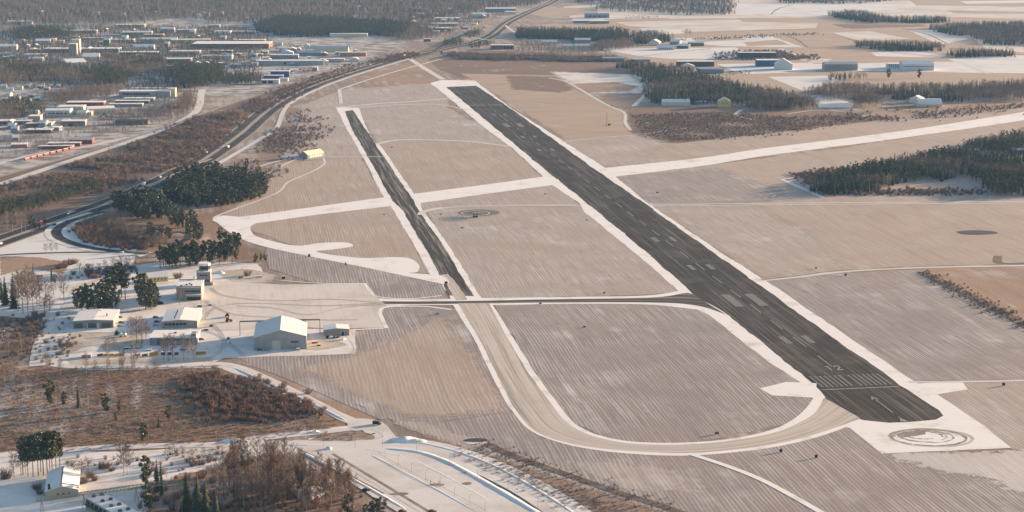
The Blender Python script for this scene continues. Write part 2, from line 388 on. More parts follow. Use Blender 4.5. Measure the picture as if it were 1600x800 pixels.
# right-hand airfield grass
sheet('field', [(885,222),(1060,224),(1360,190),(1700,160),(1700,185),(940,262)], f['orange'], .10, 2, 15)
soft_sheet('field', [(880,222),(990,210),(1040,224),(1010,248),(935,262)], f['straw'], .12, 30)
sheet('field', [(955,275),(1260,240),(1520,200),(1700,185),(1700,318),(1015,322)], f['orange'], .10, 2, 15)
soft_sheet('field', [(957,277),(1120,262),(1230,300),(1200,318),(1012,320)], f['grey'], .12, 40)
sheet('field', [(1015,321),(1700,316),(1700,410),(1440,416),(1190,434)], f['orange'], .10, 2, 15)
soft_sheet('field', [(1020,323),(1190,322),(1290,380),(1330,424),(1190,434)], f['straw'], .12, 45)
sheet('field', [(1188,436),(1440,420),(1600,508),(1720,560),(1720,590),(1425,597)], f['grey'], .10, 2, 15)
sheet('field', [(1440,420),(1720,408),(1720,560),(1600,508)], f['rough'], .12, 2, 12)
sheet('field', [(1425,597),(1720,590),(1720,720),(1580,702),(1510,648)], f['straw'], .10, 2, 15)
# airfield between runway and taxiway
sheet('field', [(470,165),(535,140),(672,130),(702,155),(700,165),(530,172)], f['straw'], .10, 2, 12)
sheet('field', [(556,168),(690,162),(790,222),(590,224)], f['straw'], .10, 2, 12)
sheet('field', [(590,222),(790,222),(850,280),(642,306)], f['orange'], .11, 2, 12)
sheet('field', [(645,304),(868,288),(908,322),(655,324)], f['straw'], .12, 2, 12)
sheet('field', [(660,322),(908,320),(1075,458),(748,468)], f['straw'], .13, 2, 12)
sheet('field', [(768,474),(1130,474),(1280,600),(1260,655),(1080,695),(960,692),(880,655)], f['grey'], .14, 2, 12)
soft_sheet('field', [(468,165),(530,168),(580,248),(470,250),(440,250)], f['straw'], .10, 20)
sheet('field', [(330,340),(420,285),(430,255),(560,245),(612,318),(400,342)], f['orange'], .12, 3, 12)
sheet('field', [(385,358),(400,344),(612,318),(672,428),(640,425),(560,405),(470,388)], f['orange'], .13, 2, 12)
sheet('field', [(415,385),(480,398),(690,438),(700,470),(585,470),(420,420)], f['grey'], .12, 2, 12)
sheet('field', [(370,562),(560,518),(605,478),(715,482),(800,645),(640,665)], f['grey'], .12, 2, 12)
soft_sheet('field', [(470,575),(600,540),(690,490),(745,560),(795,640),(640,652),(560,620)], f['orange'], .14, 22)
sheet('field', [(640,665),(800,645),(850,685),(1080,712),(1330,665),(1400,705),(1720,720),(1720,900),(1180,900)], f['grey'], .11, 2, 12)
soft_sheet('field', [(600,655),(660,660),(760,690),(1100,812),(1180,900),(1000,900),(700,700)], f['straw'], .13, 14)
soft_sheet('field', [(870,720),(960,722),(1060,735),(1090,770),(980,765)], f['straw'], .15, 20)
# meadow bottom left
sheet('meadow', [(-80,480),(60,490),(60,570),(350,570),(560,660),(480,690),(0,712),(-80,720)], f['meadow'], .10, 2, 12)
sheet('meadow', [(350,565),(375,560),(600,652),(560,660)], f['rough'], .12, 1, 10)
soft_sheet('meadow', [(620,662),(700,690),(1050,805),(980,830),(870,800),(760,730)], f['rough'], .15, 10)
soft_sheet('snow_field', [(-80,388),(110,345),(230,395),(200,420),(130,440),(60,500),(-80,485)], f['bluish'], .12, 14)
sheet('snow_field', [(-80,712),(0,712),(480,692),(470,705),(560,800),(640,900),(-80,900)], M_yard, .10, 3, 12)
soft_sheet('thicket_floor', [(225,765),(300,735),(360,722),(430,708),(468,715),(560,790),(600,830),(300,850),(230,800)], f['meadow'], .12, 14)
soft_sheet('grove_floor', [(110,345),(250,290),(300,265),(415,290),(360,330),(330,345),(420,400),(330,412),(205,425),(215,390)], f['meadow'], .13, 14)
soft_sheet('road_verge', [(0,400),(60,402),(110,410),(100,428),(40,420),(0,432)], f['rough'], .15, 8)

# ------------------------------------------------------------------ runway and taxiways
zs = .20
sheet('runway_shoulder', [(672,130),(690,125),(742,126),(800,170),(848,200),(945,262),(1010,316),(1130,397),(1200,441),(1422,592),(1463,616),(1510,647),(1540,667),(1580,700),(1378,709),(1328,669),(1300,662),(1290,640),(1262,604),(1200,565),(1107,492),(1085,482),(1040,476),(1040,462),(1060,455),(1052,447),(1000,402),(912,330),(905,317),(862,289),(847,275),(800,231),(757,200),(725,173),(700,152)], M_snow, zs, .8, 14)
rw_pts = [(697,136),(744,134),(800,171),(930,265),(1015,323),(1026,332),(1118,397),(1196,452),(1300,527),(1388,588),(1440,624),(1467,641),(1474,650),(1462,656),(1430,659),(1390,661),(1350,657),(1322,650),(1303,637),(1281,610),(1258,590),(1205,547),(1140,494),(1118,480),(1090,466),(1075,452),(1019,402),(935,332),(880,288),(855,268)]
rwy = sheet('runway', rw_pts, M_rwy, zs+.06, 1.2, 12)
# left taxiway
ribbon2('taxiway_shoulder', [(525,168),(541,200),(565,242),(600,309),(611,322),(655,398),(671,425),(690,445),(712,480)], [(560,168),(583,222),(594,227),(646,302),(657,317),(662,330),(711,398),(745,457),(770,478)], M_snow, zs-.02, jit=.8)
ribbon2('taxiway', [(539,174),(549,200),(575,245),(612,311),(630,331),(670,399),(684,424),(702,462)], [(551,172),(570,200),(587,226),(640,305),(656,331),(702,399),(735,455),(742,463)], M_twy, zs+.04, jit=.8)
ribbon2('taxiway', [(688,430),(700,447),(712,470)], [(700,428),(714,446),(730,469)], M_track, zs+.06, jit=1.5)
ribbon2('taxiway_shoulder', [(583,466),(640,468),(760,466),(900,464),(1010,462),(1060,455)], [(600,482),(640,477),(760,477),(900,475),(1010,476),(1090,484)], M_snow, zs+.01)
ribbon2('taxiway', [(588,471),(700,471),(860,468),(1020,465),(1072,458),(1085,462)], [(590,475.5),(700,475),(860,473),(1020,473),(1090,478),(1135,492)], M_twy, zs+.08, jit=.5)
# lower loop taxiway
lo = [(706,474),(740,530),(775,600),(800,642),(822,668),(850,684),(900,698),(980,709),(1080,712),(1180,703),(1260,688),(1326,666),(1340,655)]
li = [(768,474),(800,525),(845,595),(885,648),(905,667),(935,680),(985,690),(1060,692),(1140,686),(1205,672),(1240,655),(1262,635),(1276,612)]
ribbon2('taxiway_shoulder', lo, li, M_snow, zs, jit=.4)
lo2 = [(716,474),(752,536),(786,604),(810,646),(831,670),(858,684),(905,696),(982,705),(1080,708),(1178,699),(1256,684),(1318,664),(1345,654)]
li2 = [(764,474),(791,525),(834,595),(874,648),(896,668),(928,682),(982,693),(1060,695),(1142,689),(1210,676),(1248,661),(1274,645),(1288,622)]
ribbon2('taxiway', lo2, li2, M_track, zs+.10, jit=.5)
for pts in ([(1187,607),(1228,597),(1276,599),(1276,622),(1206,618)], [(1425,600),(1504,597),(1512,609),(1463,617)]):
    sheet('snow_patch', pts, M_snow, zs+.05, .6, 12)
# turning marks on the pad, circle of tyre tracks
def ring(name, cx, cy, rx, ry, wd, mat, z, a0=0, a1=2*math.pi, n=60):
    c = W(cx, cy); RX = rx/PM(cy); RY = (W(cx, cy-ry)-W(cx, cy+ry)).y/2
    P = [c+Vector((RX*math.cos(a0+(a1-a0)*i/n), RY*math.sin(a0+(a1-a0)*i/n), 0)) for i in range(n+1)]
    return ribbon(name, P, wd, mat, z, per=1, world=True, jit=.6)
for k_ in range(9):
    rr_ = 1-.075*k_+random.uniform(-.02,.02); a0_ = random.uniform(0,6.28)
    ring('tyre_track', 1454-1.6*k_+random.uniform(-2,2), 684-.4*k_, 63*rr_, 14*rr_, random.uniform(.7,2.6), M_track2 if k_ % 3 else M_track, zs+.14, a0_, a0_+(6.2 if k_ in (0,1) else random.uniform(2.2,4.6)), 44)
sheet('tyre_track', [(1415,676),(1432,671),(1448,672),(1446,679),(1425,682),(1405,684),(1400,679)], M_track2, zs+.15, 2.2, 3)
soft_sheet('snow_patch', [(1380,709),(1600,703),(1720,704),(1720,790),(1620,778),(1520,745),(1430,730)], field_mat('field_patchy', (.27,.235,.23), (.32,.265,.24), frost=(.70,.68,.67), rows=.25, snow=1.05, tintamt=.3), zs, 30)
# old cross runway
ribbon2('old_runway', [(330,344),(400,336),(500,322),(604,308)], [(352,354),(400,349),(500,335),(612,322)], M_snow, zs+.02, smooth=False, jit=.6)
ribbon2('old_runway', [(640,304),(740,291),(850,276)], [(654,318),(745,305),(866,289)], M_snow, zs+.02, smooth=False, jit=.6)
ribbon2('old_runway', [(930,264),(1100,246),(1200,231),(1400,206),(1600,175),(1740,152)], [(952,277),(1100,259),(1200,243),(1400,217),(1600,188),(1740,166)], M_snow, zs+.02, jit=1.2)
# loop taxiway on the left
sheet('snow_taxiway', [(332,342),(350,337),(402,344),(392,354),(393,362),(405,371),(460,384),(500,380),(540,379),(551,385),(520,390),(495,394),(560,403),(610,402),(640,404),(655,415),(652,425),(640,427),(690,431),(698,444),(640,433),(560,416),(480,400),(400,382),(360,364)], M_snow, zs+.03, .5, 10, smooth=True)
sheet('apron', [(300,450),(335,440),(440,445),(572,443),(580,452),(590,466),(605,478),(596,488),(604,512),(540,514),(480,512),(300,520)], M_apron, zs, .8, 10)
sheet('yard', [(62,572),(60,535),(64,500),(105,450),(150,430),(230,412),(330,408),(402,412),(420,440),(310,450),(302,512),(480,514),(556,516),(555,553),(480,556),(350,560),(330,568),(110,574)], M_yard, zs-.03, 1, 10)
for pts_ in ([(108,522),(150,519),(225,522),(225,545),(180,548),(140,540),(100,556)], [(100,560),(150,562),(240,560),(330,558),(335,566),(110,571)], [(335,424),(390,420),(430,430),(425,440),(360,440)], [(470,532),(520,528),(545,540),(500,548),(470,546)], [(110,450),(150,436),(200,430),(190,445),(140,470),(112,474)]):
    soft_sheet('thin_snow_lawn', pts_, M_lawn, zs-.01, 7)
ribbon('apron_edge', [(570,443),(578,455),(592,464),(640,467),(690,462)], 2.5, M_snow, zs+.12)
ribbon('apron_edge', [(604,513),(594,488),(606,480),(660,479),(705,484)], 3.5, M_snow, zs+.13)
ribbon('apron_edge', [(425,437),(500,443),(572,443)], 2, M_snow, zs+.12)
ribbon('perimeter_track', [(545,516),(600,513)], 3, M_snow, zs+.10)
# roads inside the airfield
def dirt(pts, wd, m=None, z=.16): return ribbon('airfield_track', pts, wd, m or M_dirt, z)
dirt([(908,322),(880,321),(760,322),(700,324),(664,330),(658,336)], 9, M_roadw, zs+.05); dirt([(908,322),(780,322),(690,324)], 4, M_dirt, zs+.09)
dirt([(590,225),(620,219),(680,219),(740,222),(798,229)], 8, M_roadw, zs+.04)
dirt([(530,168),(590,162),(640,159),(700,154)], 9, M_roadw, zs+.03)
dirt([(540,170),(600,165),(680,163),(730,172)], 6, M_roadw, zs+.06)
dirt([(1014,320),(1060,320.5),(1200,319),(1400,317.5),(1740,315)], 15, M_roadw, zs+.02); dirt([(1020,320),(1060,320.5),(1200,319),(1400,317.5),(1740,315)], 6, M_track2, zs+.04)
dirt([(1185,438),(1250,431.5),(1300,425),(1400,419),(1500,416),(1740,412)], 12, M_roadw, zs+.02); dirt([(1190,437),(1250,430.5),(1300,424),(1400,418),(1500,415),(1740,411)], 6, M_track2, zs+.04)
dirt([(1180,440),(1240,434),(1330,424)], 3, M_roadw, zs+.08)
dirt([(1420,597),(1500,597),(1740,592)], 4, M_roadw, zs+.04)
dirt([(560,245),(600,245)], 4, M_roadw, zs); dirt([(400,281),(430,265),(460,250),(475,247),(520,245),(566,245)], 4, M_roadw, zs-.01)
dirt([(505,247),(507,256),(490,267),(450,285),(430,303),(345,335),(336,342)], 3.5, M_roadw, zs)
dirt([(400,262),(430,253),(468,246),(500,243)], 5, M_roadw, zs-.02)
dirt([(1222,281),(1250,293),(1285,309)], 7, M_roadw, zs); dirt([(1222,281),(1260,274),(1300,268)], 5, M_roadw, zs+.02)
dirt([(877,222),(940,215),(1000,210),(1075,200)], 4, M_roadw, zs); dirt([(530,140),(533,162)], 7, M_roadw, zs)
dirt([(530,140),(600,117),(690,92)], 6, M_roadw, zs-.02); dirt([(640,92),(665,108),(692,124)], 13, M_roadw, zs-.03)
dirt([(858,122),(885,128),(915,145),(950,165),(975,176),(977,192),(985,203)], 6, M_roadw, zs); dirt([(990,166),(1007,150),(1021,135),(1005,124),(988,118)], 9, M_roadw, zs)
dirt([(1330,176),(1280,172),(1230,178)], 4, M_roadw, zs); dirt([(1158,172),(1150,180),(1180,188)], 7, M_roadw, zs)
dirt([(1218,76),(1240,85),(1258,95)], 12, M_roadw, zs); dirt([(1500,96),(1545,115)], 14, M_roadw, zs)
dirt([(1000,88),(1050,82),(1110,76)], 6, M_dirt, zs); dirt([(1080,710),(1140,730),(1200,755),(1290,805)], 4.5, M_snow, zs+.14)
dirt([(640,652),(700,650),(800,645)], 2.5, M_dirt, zs); dirt([(345,572),(420,600),(480,628),(560,662),(600,690)], 9, M_roadw, zs)
dirt([(370,566),(430,582),(600,655)], 6, f['grey'], zs-.03)
ribbon('ditch', [(735,689),(760,694),(800,712),(880,740),(960,768),(1060,800),(1160,840)], 7, M_ditch, zs)
ribbon('ditch', [(1440,425),(1500,455),(1560,485),(1640,530)], 12, M_ditch, zs)
ribbon('ditch', [(1560,400),(1566,412),(1640,410)], 8, M_ditch, zs-.02)
sheet('snow_patch', [(724,691),(745,689),(762,691),(752,695),(730,694)], M_snow2, zs, .5, 5, smooth=True); sheet('pond', [(724,688),(735,685.5),(755,685.5),(762,688),(755,691),(732,691)], plain('wet_mud', (.06,.055,.055), .6), zs+.02, .5, 5, smooth=True)
sheet('pond', [(1494,362),(1520,360),(1550,361.5),(1558,365),(1530,367),(1504,366)], plain('wet_ground', (.055,.056,.062), .5), zs, 2, 10, smooth=True)
# VOR circle
M_gravel = plain('grey_gravel', (.22,.21,.205), .9, .3)
ring('gravel_ring', 748, 332.5, 22, 3.2, 16, M_gravel, zs+.05, n=40)

# ------------------------------------------------------------------ roads
hw = [(-60,398),(0,377),(60,356),(120,335),(200,306),(260,279),(310,254),(350,228),(380,206),(400,188),(425,168),(455,150),(500,130),(560,110),(630,90),(700,75),(738,67),(765,57),(780,46),(795,34),(830,17),(858,5),(875,-6),(900,-25)]
ribbon('highway_verge', hw, 40, FM['tan'], .16)
ribbon('median', hw, 5, FM['tan'], .20)
hwl = ribbon('highway', hw, 15.5, M_road, .22, off=10); hwr = ribbon('highway', hw, 15.5, M_road, .22, off=-10)
for off in (10, -10):
    for e in (6.9, -6.9): 
        o = ribbon('edge_line', hw, .35, M_snow, .26, off=off+e); o.parent = (hwl if off > 0 else hwr); del o['kind']
ribbon('service_road', [(640,92),(560,116),(500,138),(450,165),(432,200),(405,218),(360,245),(320,268)], 8, M_roadw, .19)
ribbon('slip_road', [(330,248),(250,282),(205,300),(165,318)], 6, M_dirt, .20)
ribbon('town_road', [(316,140),(313,152),(312,162),(302,178),(262,199),(200,222),(120,248),(0,288),(-60,306)], 14, M_roadw, .20)
ribbon('town_road', [(200,215),(120,232),(60,240),(0,256),(-50,270)], 9, M_roadw, .18)
ribbon('town_road', [(0,200),(60,178),(130,160),(200,145),(250,135),(285,128)], 11, M_roadw, .17)
ribbon('town_road', [(262,128),(275,118),(310,108),(350,103),(420,88)], 11, M_roadw, .18)
ribbon('railway', [(-60,292),(0,276),(140,236),(262,198),(332,172),(400,150),(480,125),(560,105),(640,84),(700,60),(760,38),(830,14),(860,0),(880,-20)], 7, M_dirt, .24)
ribbon('slip_road', [(600,95),(665,85),(690,72),(720,56),(740,50)], 8, M_road, .25)
ribbon('slip_road', [(790,40),(800,48),(812,52),(830,50)], 8, M_roadw, .24); ribbon('slip_road', [(735,58),(770,63),(800,60),(850,60)], 8, M_roadw, .23)
ribbon('loop_road_verge', [(150,333),(107,347),(90,356),(86,364),(94,374),(130,386),(180,394),(230,398)], 22, M_yard, .24)
ribbon('loop_road', [(160,331),(125,341),(105,348),(91,357),(88,365),(97,374),(130,385),(170,391.5),(230,396.5)], 11, M_road, .28)
ribbon('loop_road', [(-60,405),(0,399),(60,396),(120,394.5),(180,394.5),(225,397)], 6, M_road, .26)
ring('loop_road', 272, 372, 22, 9, 8, M_road, .30, -2.2, 2.2)
ribbon('snow_road', [(60,572),(64,545),(72,525),(95,500),(110,478),(130,455),(200,425),(250,412)], 14, M_roadw, zs)
ribbon('snow_road', [(70,560),(80,568),(110,573),(200,573),(300,571),(345,569),(380,577),(440,604),(500,634),(540,655),(575,668)], 10, M_roadw, zs+.06)
ribbon('road_verge', [(480,694),(600,693),(660,698),(715,712),(770,734),(830,764),(880,796),(940,839)], 26, M_yard, zs-.02)
ribbon('snow_road', [(-60,722),(0,712),(80,705),(180,699),(300,696),(420,693),(520,692),(600,692),(660,697),(715,711),(770,733),(830,763),(880,795),(940,838)], 11, M_roadw, zs+.10)
ribbon('snow_road', [(380,690),(430,682),(490,676),(550,669),(585,667)], 12, M_roadw, zs+.04)
sheet('road_junction', [(540,655),(575,655),(600,662),(616,680),(625,695),(575,693),(598,683),(580,672),(550,673)], M_lot, zs+.08, .4, 6, smooth=True)
sheet('parking_lot', [(462,698),(520,692),(600,690),(665,696),(715,716),(760,752),(830,795),(880,830),(700,860),(620,800)], M_lot, zs, 1, 10)
sheet('verge_island', [(480,689),(520,678),(560,675),(582,680),(582,687),(540,689)], f['rough'], zs+.12, .8, 6, smooth=True)
# kerbed islands of the parking lot, low planted strips
M_hedge = snow_mat('island_grass', (.20,.155,.12), (.45,.40,.36), .5, .08, .4, .7, .3)
for a, b, wd in (((520,710),(690,812),2.2), ((475,706),(600,772),2.0)):
    ribbon('planted_strip', [a, ((a[0]+b[0])/2,(a[1]+b[1])/2), b], wd, M_hedge, zs+.10)
for (cx, cy, rx) in ((622,772,16),(680,758,14),(728,756,9)):
    sheet('planted_strip', [(cx-rx,cy+1),(cx,cy-2),(cx+rx,cy-1),(cx+rx-3,cy+2),(cx,cy+2.5)], M_hedge, zs+.12, .2, 3, smooth=True)

# ------------------------------------------------------------------ runway markings
M_mark = plain('runway_paint', (.36,.35,.35), .8, .2); M_mark2 = plain('runway_paint_worn', (.23,.225,.225), .85, .25)
TH = W(1344.5, 607)
def rq(name, t, s, ln, wd, m=None, z=.31):     # t metres along from the near threshold, s to the right
    b = MB(); c = TH + RWD*t + RWP*s; a = RWD*ln/2; e = RWP*wd/2
    p = [c-a-e, c-a+e, c+a+e, c+a-e]; b.quad(*[(q.x, q.y, z) for q in p]); return b.build(name, m or M_mark, rwy)
def along(px, py): v = W(px, py)-TH; return v.dot(RWD), v.dot(RWP)
rq('threshold_line', 0, 0, 1.8, 58)
for k in range(7):
    for sg in (-1, 1): rq('threshold_stripe', 22, sg*(3.6+k*3.75), 31, 1.9, M_mark2)
tfar = along(721, 165)[0]
for k in range(7):
    for sg in (-1, 1): rq('threshold_stripe', tfar, sg*(3.6+k*3.75), 31, 1.9, M_mark2)
t = 80
while t < tfar-60: rq('centreline_dash', t, 0, 34, .95); t += 62
for sp in ((1068,415),(1012,371),(1202+31,525),(836,236),(809+13,214)):
    tt_, ss_ = along(*sp)
for tt_, ln, off, wd in ((150,25,9.5,5.5),(300,50,11,8.5),(450,25,9.5,5.0),(600,25,9.5,5.0),(tfar-600,25,9.5,5),(tfar-450,25,9.5,5),(tfar-300,50,11,8.5),(tfar-150,25,9.5,5)):
    for sg in (-1, 1): rq('touchdown_mark', tt_, sg*off, ln, wd, M_mark2)
def strokes(name, t0, s0, quads):                  # numerals drawn in a 9 m tall frame
    b = MB()
    for q in quads:
        b.quad(*[((TH+RWD*(t0+y)+RWP*(s0+x)).x, (TH+RWD*(t0+y)+RWP*(s0+x)).y, zs+.12) for x, y in q])
    return b.build(name, M_mark, rwy)
strokes('numeral_one', 52, -3.6, [((-.6,0),(.6,0),(.6,13),(-.6,13)), ((-1.5,10),(-.6,11.2),(-.6,13),(-1.5,11.6))])
strokes('numeral_two', 52, 3.2, [((-2.4,0),(2.4,0),(2.4,1.9),(-2.4,1.9)), ((-2.4,1.9),(-.9,1.9),(2.4,7.5),(1.2,8.2)), ((1.2,8.2),(2.4,7.5),(2.4,11.5),(1.2,11)), ((-2.2,11.1),(2.4,11.1),(1.8,13),(-1.6,13)), ((-2.4,9.2),(-1.2,9.2),(-1.2,11.1),(-2.2,11.1))])
rq('arrow_shaft', -48, 0, 34, 1.0); rq('centreline_dash', -82, 0, 14, .9)
for t0 in (-22, -78):
    strokes('arrow_head', t0, 0, [((-3,-9),(-.6,-8),(0,0),(0,0.01)), ((3,-9),(.6,-8),(0,0),(0,.01))])

# ploughed snow banks round the parking lot, real ridges
def bank(pts, wd, ht, m=None):
    P = catmull([W(*p) for p in pts], 8); n = len(P); b = MB()
    for i in range(n):
        d = (P[min(i+1,n-1)]-P[max(i-1,0)]).normalized(); nn = Vector((-d.y, d.x, 0)); e = min(1, i/3, (n-1-i)/3); h_ = ht*e*(.85+.15*wob(i*.5, 3)); w2 = wd/2*(1+.2*wob(i*.9, 6))
        for q, z in ((-w2,.0),(-w2*.45,h_*.75),(0,h_),(w2*.45,h_*.7),(w2,.0)): v = P[i]+nn*q; b.v.append((v.x, v.y, .18+z))
    for i in range(n-1):
        for q in range(4): b.f.append((i*5+q, i*5+q+1, i*5+q+6, i*5+q+5)); b.m.append(0)
    o = b.build('snow_bank', m or M_snow, None, True)
    for pl in o.data.polygons: pass
    return struct(o)
bank([(600,701),(650,706),(690,718),(730,738),(790,772),(850,808)], 5, .8); bank([(472,706),(520,732),(575,762),(640,800)], 3, .5)
bank([(575,708),(620,732),(680,764),(740,798)], 2, .28); bank([(640,716),(700,746),(780,792)], 2, .22); bank([(560,700),(600,707),(640,716)], 2, .25)
bank([(620,694),(660,693),(720,708),(780,732),(850,772),(905,808)], 3, .5); bank([(380,688),(440,680),(500,673),(545,668)], 2, .6)
bank([(360,572),(430,604),(500,637),(545,660)], 2, .6); bank([(112,577),(200,577.5),(330,574)], 2, .5)
for pts_ in ([(600,474),(520,468),(420,470),(350,462),(330,450)], [(600,476),(540,480),(480,492),(430,482),(370,478)], [(320,470),(360,490),(420,496),(500,500),(560,500)], [(590,474),(500,478),(400,474),(340,480),(318,500)], [(70,560),(80,530),(110,505),(150,490),(200,488),(240,480)], [(95,520),(180,520),(260,516),(330,520),(380,555)], [(330,560),(350,540),(345,520),(330,505)]):
    for o_ in (-1.1, 1.1): ribbon('tyre_track', pts_, .8, M_track, zs+.15, off=o_)
# ------------------------------------------------------------------ trees
ZB = .22                                     # level of the ground sheets
def leafmat(name, a, b, scale=.35):
    s = NT(name); oi = s.new('ShaderNodeObjectInfo'); P = s.new('ShaderNodeTexCoord').outputs['Object']
    n = s.noise(P, scale, 3.0, .6); c = s.mix(s.ramp(n, .3, .7), a, b)
    h = s.new('ShaderNodeHueSaturation'); s.L(c, h.inputs['Color'])
    s.L(s.math('ADD', .75, s.math('MULTIPLY', oi.outputs['Random'], .5)), h.inputs['Value'])
    return s.out(h.outputs[0], .9)
M_spruce = leafmat('spruce_needles', (.032,.046,.030), (.072,.088,.050))
M_pine = leafmat('pine_needles', (.052,.068,.038), (.125,.130,.068))
M_twig = leafmat('bare_twigs', (.16,.125,.108), (.24,.19,.16))
M_twigr = leafmat('red_twigs', (.165,.108,.085), (.24,.16,.125))
M_bark = leafmat('grey_bark', (.075,.06,.05), (.12,.095,.078)); M_barkp = leafmat('pine_bark', (.13,.08,.055), (.18,.105,.07)); M_birch = leafmat('birch_bark', (.42,.39,.36), (.20,.17,.15), 1.5)
M_frost = leafmat('frosted_needles', (.30,.31,.31), (.50,.50,.50))
def rv(): 
    v = rng.normal(size=3); return v/np.linalg.norm(v)
def spruce_crown(H, seed, lev=16, br=9, rad=.17):
    r = random.Random(seed); b = MB()
    for i in range(lev):
        z = H*(.08+.90*i/lev); Rr = H*rad*(1-(z/H))**.78*r.uniform(.8,1.15)+.15
        for k in range(br if i < lev-3 else 5):
            a = 2*math.pi*(k+r.random())/br; L = Rr*r.uniform(.7,1.15); wd = L*.42+.12; dr = L*r.uniform(.25,.55)
            c, s_ = math.cos(a), math.sin(a)
            p0 = (0, 0, z+H*.035); tip = (c*L, s_*L, z-dr)
            e = (-s_*wd, c*wd)
            m = (c*L*.62, s_*L*.62)
            b.tri(p0, (m[0]+e[0], m[1]+e[1], z-dr*.75), tip); b.tri(p0, tip, (m[0]-e[0], m[1]-e[1], z-dr*.75))
    b.tube((0,0,H*.85), (0,0,H), .16, .01, 3)
    return b
def spruce_trunk(H): 
    b = MB(); b.tube((0,0,-.3), (0,0,H*.5), H*.014, H*.010, 6); b.tube((0,0,H*.5), (0,0,H*.97), H*.010, .02, 6); return b
def blob(b, c, rad, n, size, r, flat=.75, m=0, snowy=True):
    for _ in range(n):
        mm = 1 if (m == 0 and snowy and r.random() < .07) else m
        v = rv(); d = rad*(r.random()**.4); p = np.array(c)+v*np.array([d, d, d*flat])
        u = rv(); w_ = np.cross(u, rv()); w_ /= np.linalg.norm(w_)+1e-6; s_ = size*r.uniform(.6,1.3)
        b.tri(p+u*s_, p-u*s_*.6+w_*s_*.7, p-u*s_*.5-w_*s_*.75, mm)
def pine_crown(H, seed, base=.40, nb=18, n=60, wide=.21):
    r = random.Random(seed); b = MB(); S = H/15
    for k in range(nb):
        t = k/(nb-1); z = H*(base+(1-base)*(t*.92+.05)); wR = H*wide*math.sin(math.pi*min(1, .25+.72*(1-t)))*1.0
        a = r.uniform(0, 6.28); d = wR*r.uniform(.25,.75) if t < .93 else 0
        blob(b, (math.cos(a)*d, math.sin(a)*d, z), H*.09*(1.3-.6*t), n, .56*S, r, .65)
    return b
def pine_trunk(H, seed):
    r = random.Random(seed); b = MB(); b.tube((0,0,-.3), (0,0,H*.55), H*.016, H*.011, 6); b.tube((0,0,H*.55), (0,0,H*.94), H*.011, .03, 6)
    for k in range(8):
        z = H*r.uniform(.42,.85); a = r.uniform(0,6.28); L = H*.15; b.tube((0,0,z), (math.cos(a)*L, math.sin(a)*L, z+L*.45), H*.005, .02, 3)
    return b
def bare_tree(H, seed, limbs=16, tw=9, spread=.22, up=.75, wb=.075):
    r = random.Random(seed); cr = MB(); tr = MB()
    tr.tube((0,0,-.3), (0,0,H*.35), H*.013, H*.010, 6); tr.tube((0,0,H*.35), (r.uniform(-.2,.2),r.uniform(-.2,.2),H*.93), H*.010, .03, 5)
    for k in range(limbs):
        t = k/limbs; z = H*(.22+.66*t); a = k*2.4+r.uniform(-.5,.5)
        L = H*spread*(1.05-.6*t)*r.uniform(.75,1.2); d = np.array([math.cos(a), math.sin(a), up*r.uniform(.8,1.6)]); d /= np.linalg.norm(d)
        p0 = np.array([0,0,z]); p1 = p0+d*L*1.35
        tr.tube(p0, p1, H*.0045, .02, 3)
        for q in range(tw):
            s_ = r.uniform(.25,1.0); pp = p0+(p1-p0)*s_; dd = d*.7+rv()*.75; dd[2] += .25; dd /= np.linalg.norm(dd)
            LL = H*.11*r.uniform(.6,1.3); e = np.cross(dd, rv()); e /= np.linalg.norm(e)+1e-6; e *= wb*H/15
            cr.tri(pp-e, pp+e, pp+dd*LL)
            d2 = dd+rv()*.8; d2 /= np.linalg.norm(d2); p2 = pp+dd*LL*.5; cr.tri(p2-e*.7, p2+e*.7, p2+d2*LL*.75)
    return cr, tr
def bush_mesh(H, seed, n=46, spread=.55, wb=.05):
    r = random.Random(seed); b = MB()
    for k in range(n):
        a = r.uniform(0,6.28); rr = H*spread*r.random()**.6; x, y = math.cos(a)*rr*.45, math.sin(a)*rr*.45
        tip = np.array([math.cos(a)*rr*1.1+r.uniform(-.3,.3), math.sin(a)*rr*1.1+r.uniform(-.3,.3), H*r.uniform(.6,1.05)])
        p = np.array([x, y, -.1]); e = np.cross(tip-p, rv()); e /= np.linalg.norm(e)+1e-6; e *= wb*H/3
        b.tri(p-e, p+e, tip)
        for q in range(2):
            s_ = r.uniform(.35,.85); pp = p+(tip-p)*s_; d2 = rv()*.6; d2[2] = abs(d2[2])+.6; b.tri(pp-e*.9, pp+e*.9, pp+d2*H*.32)
    return b
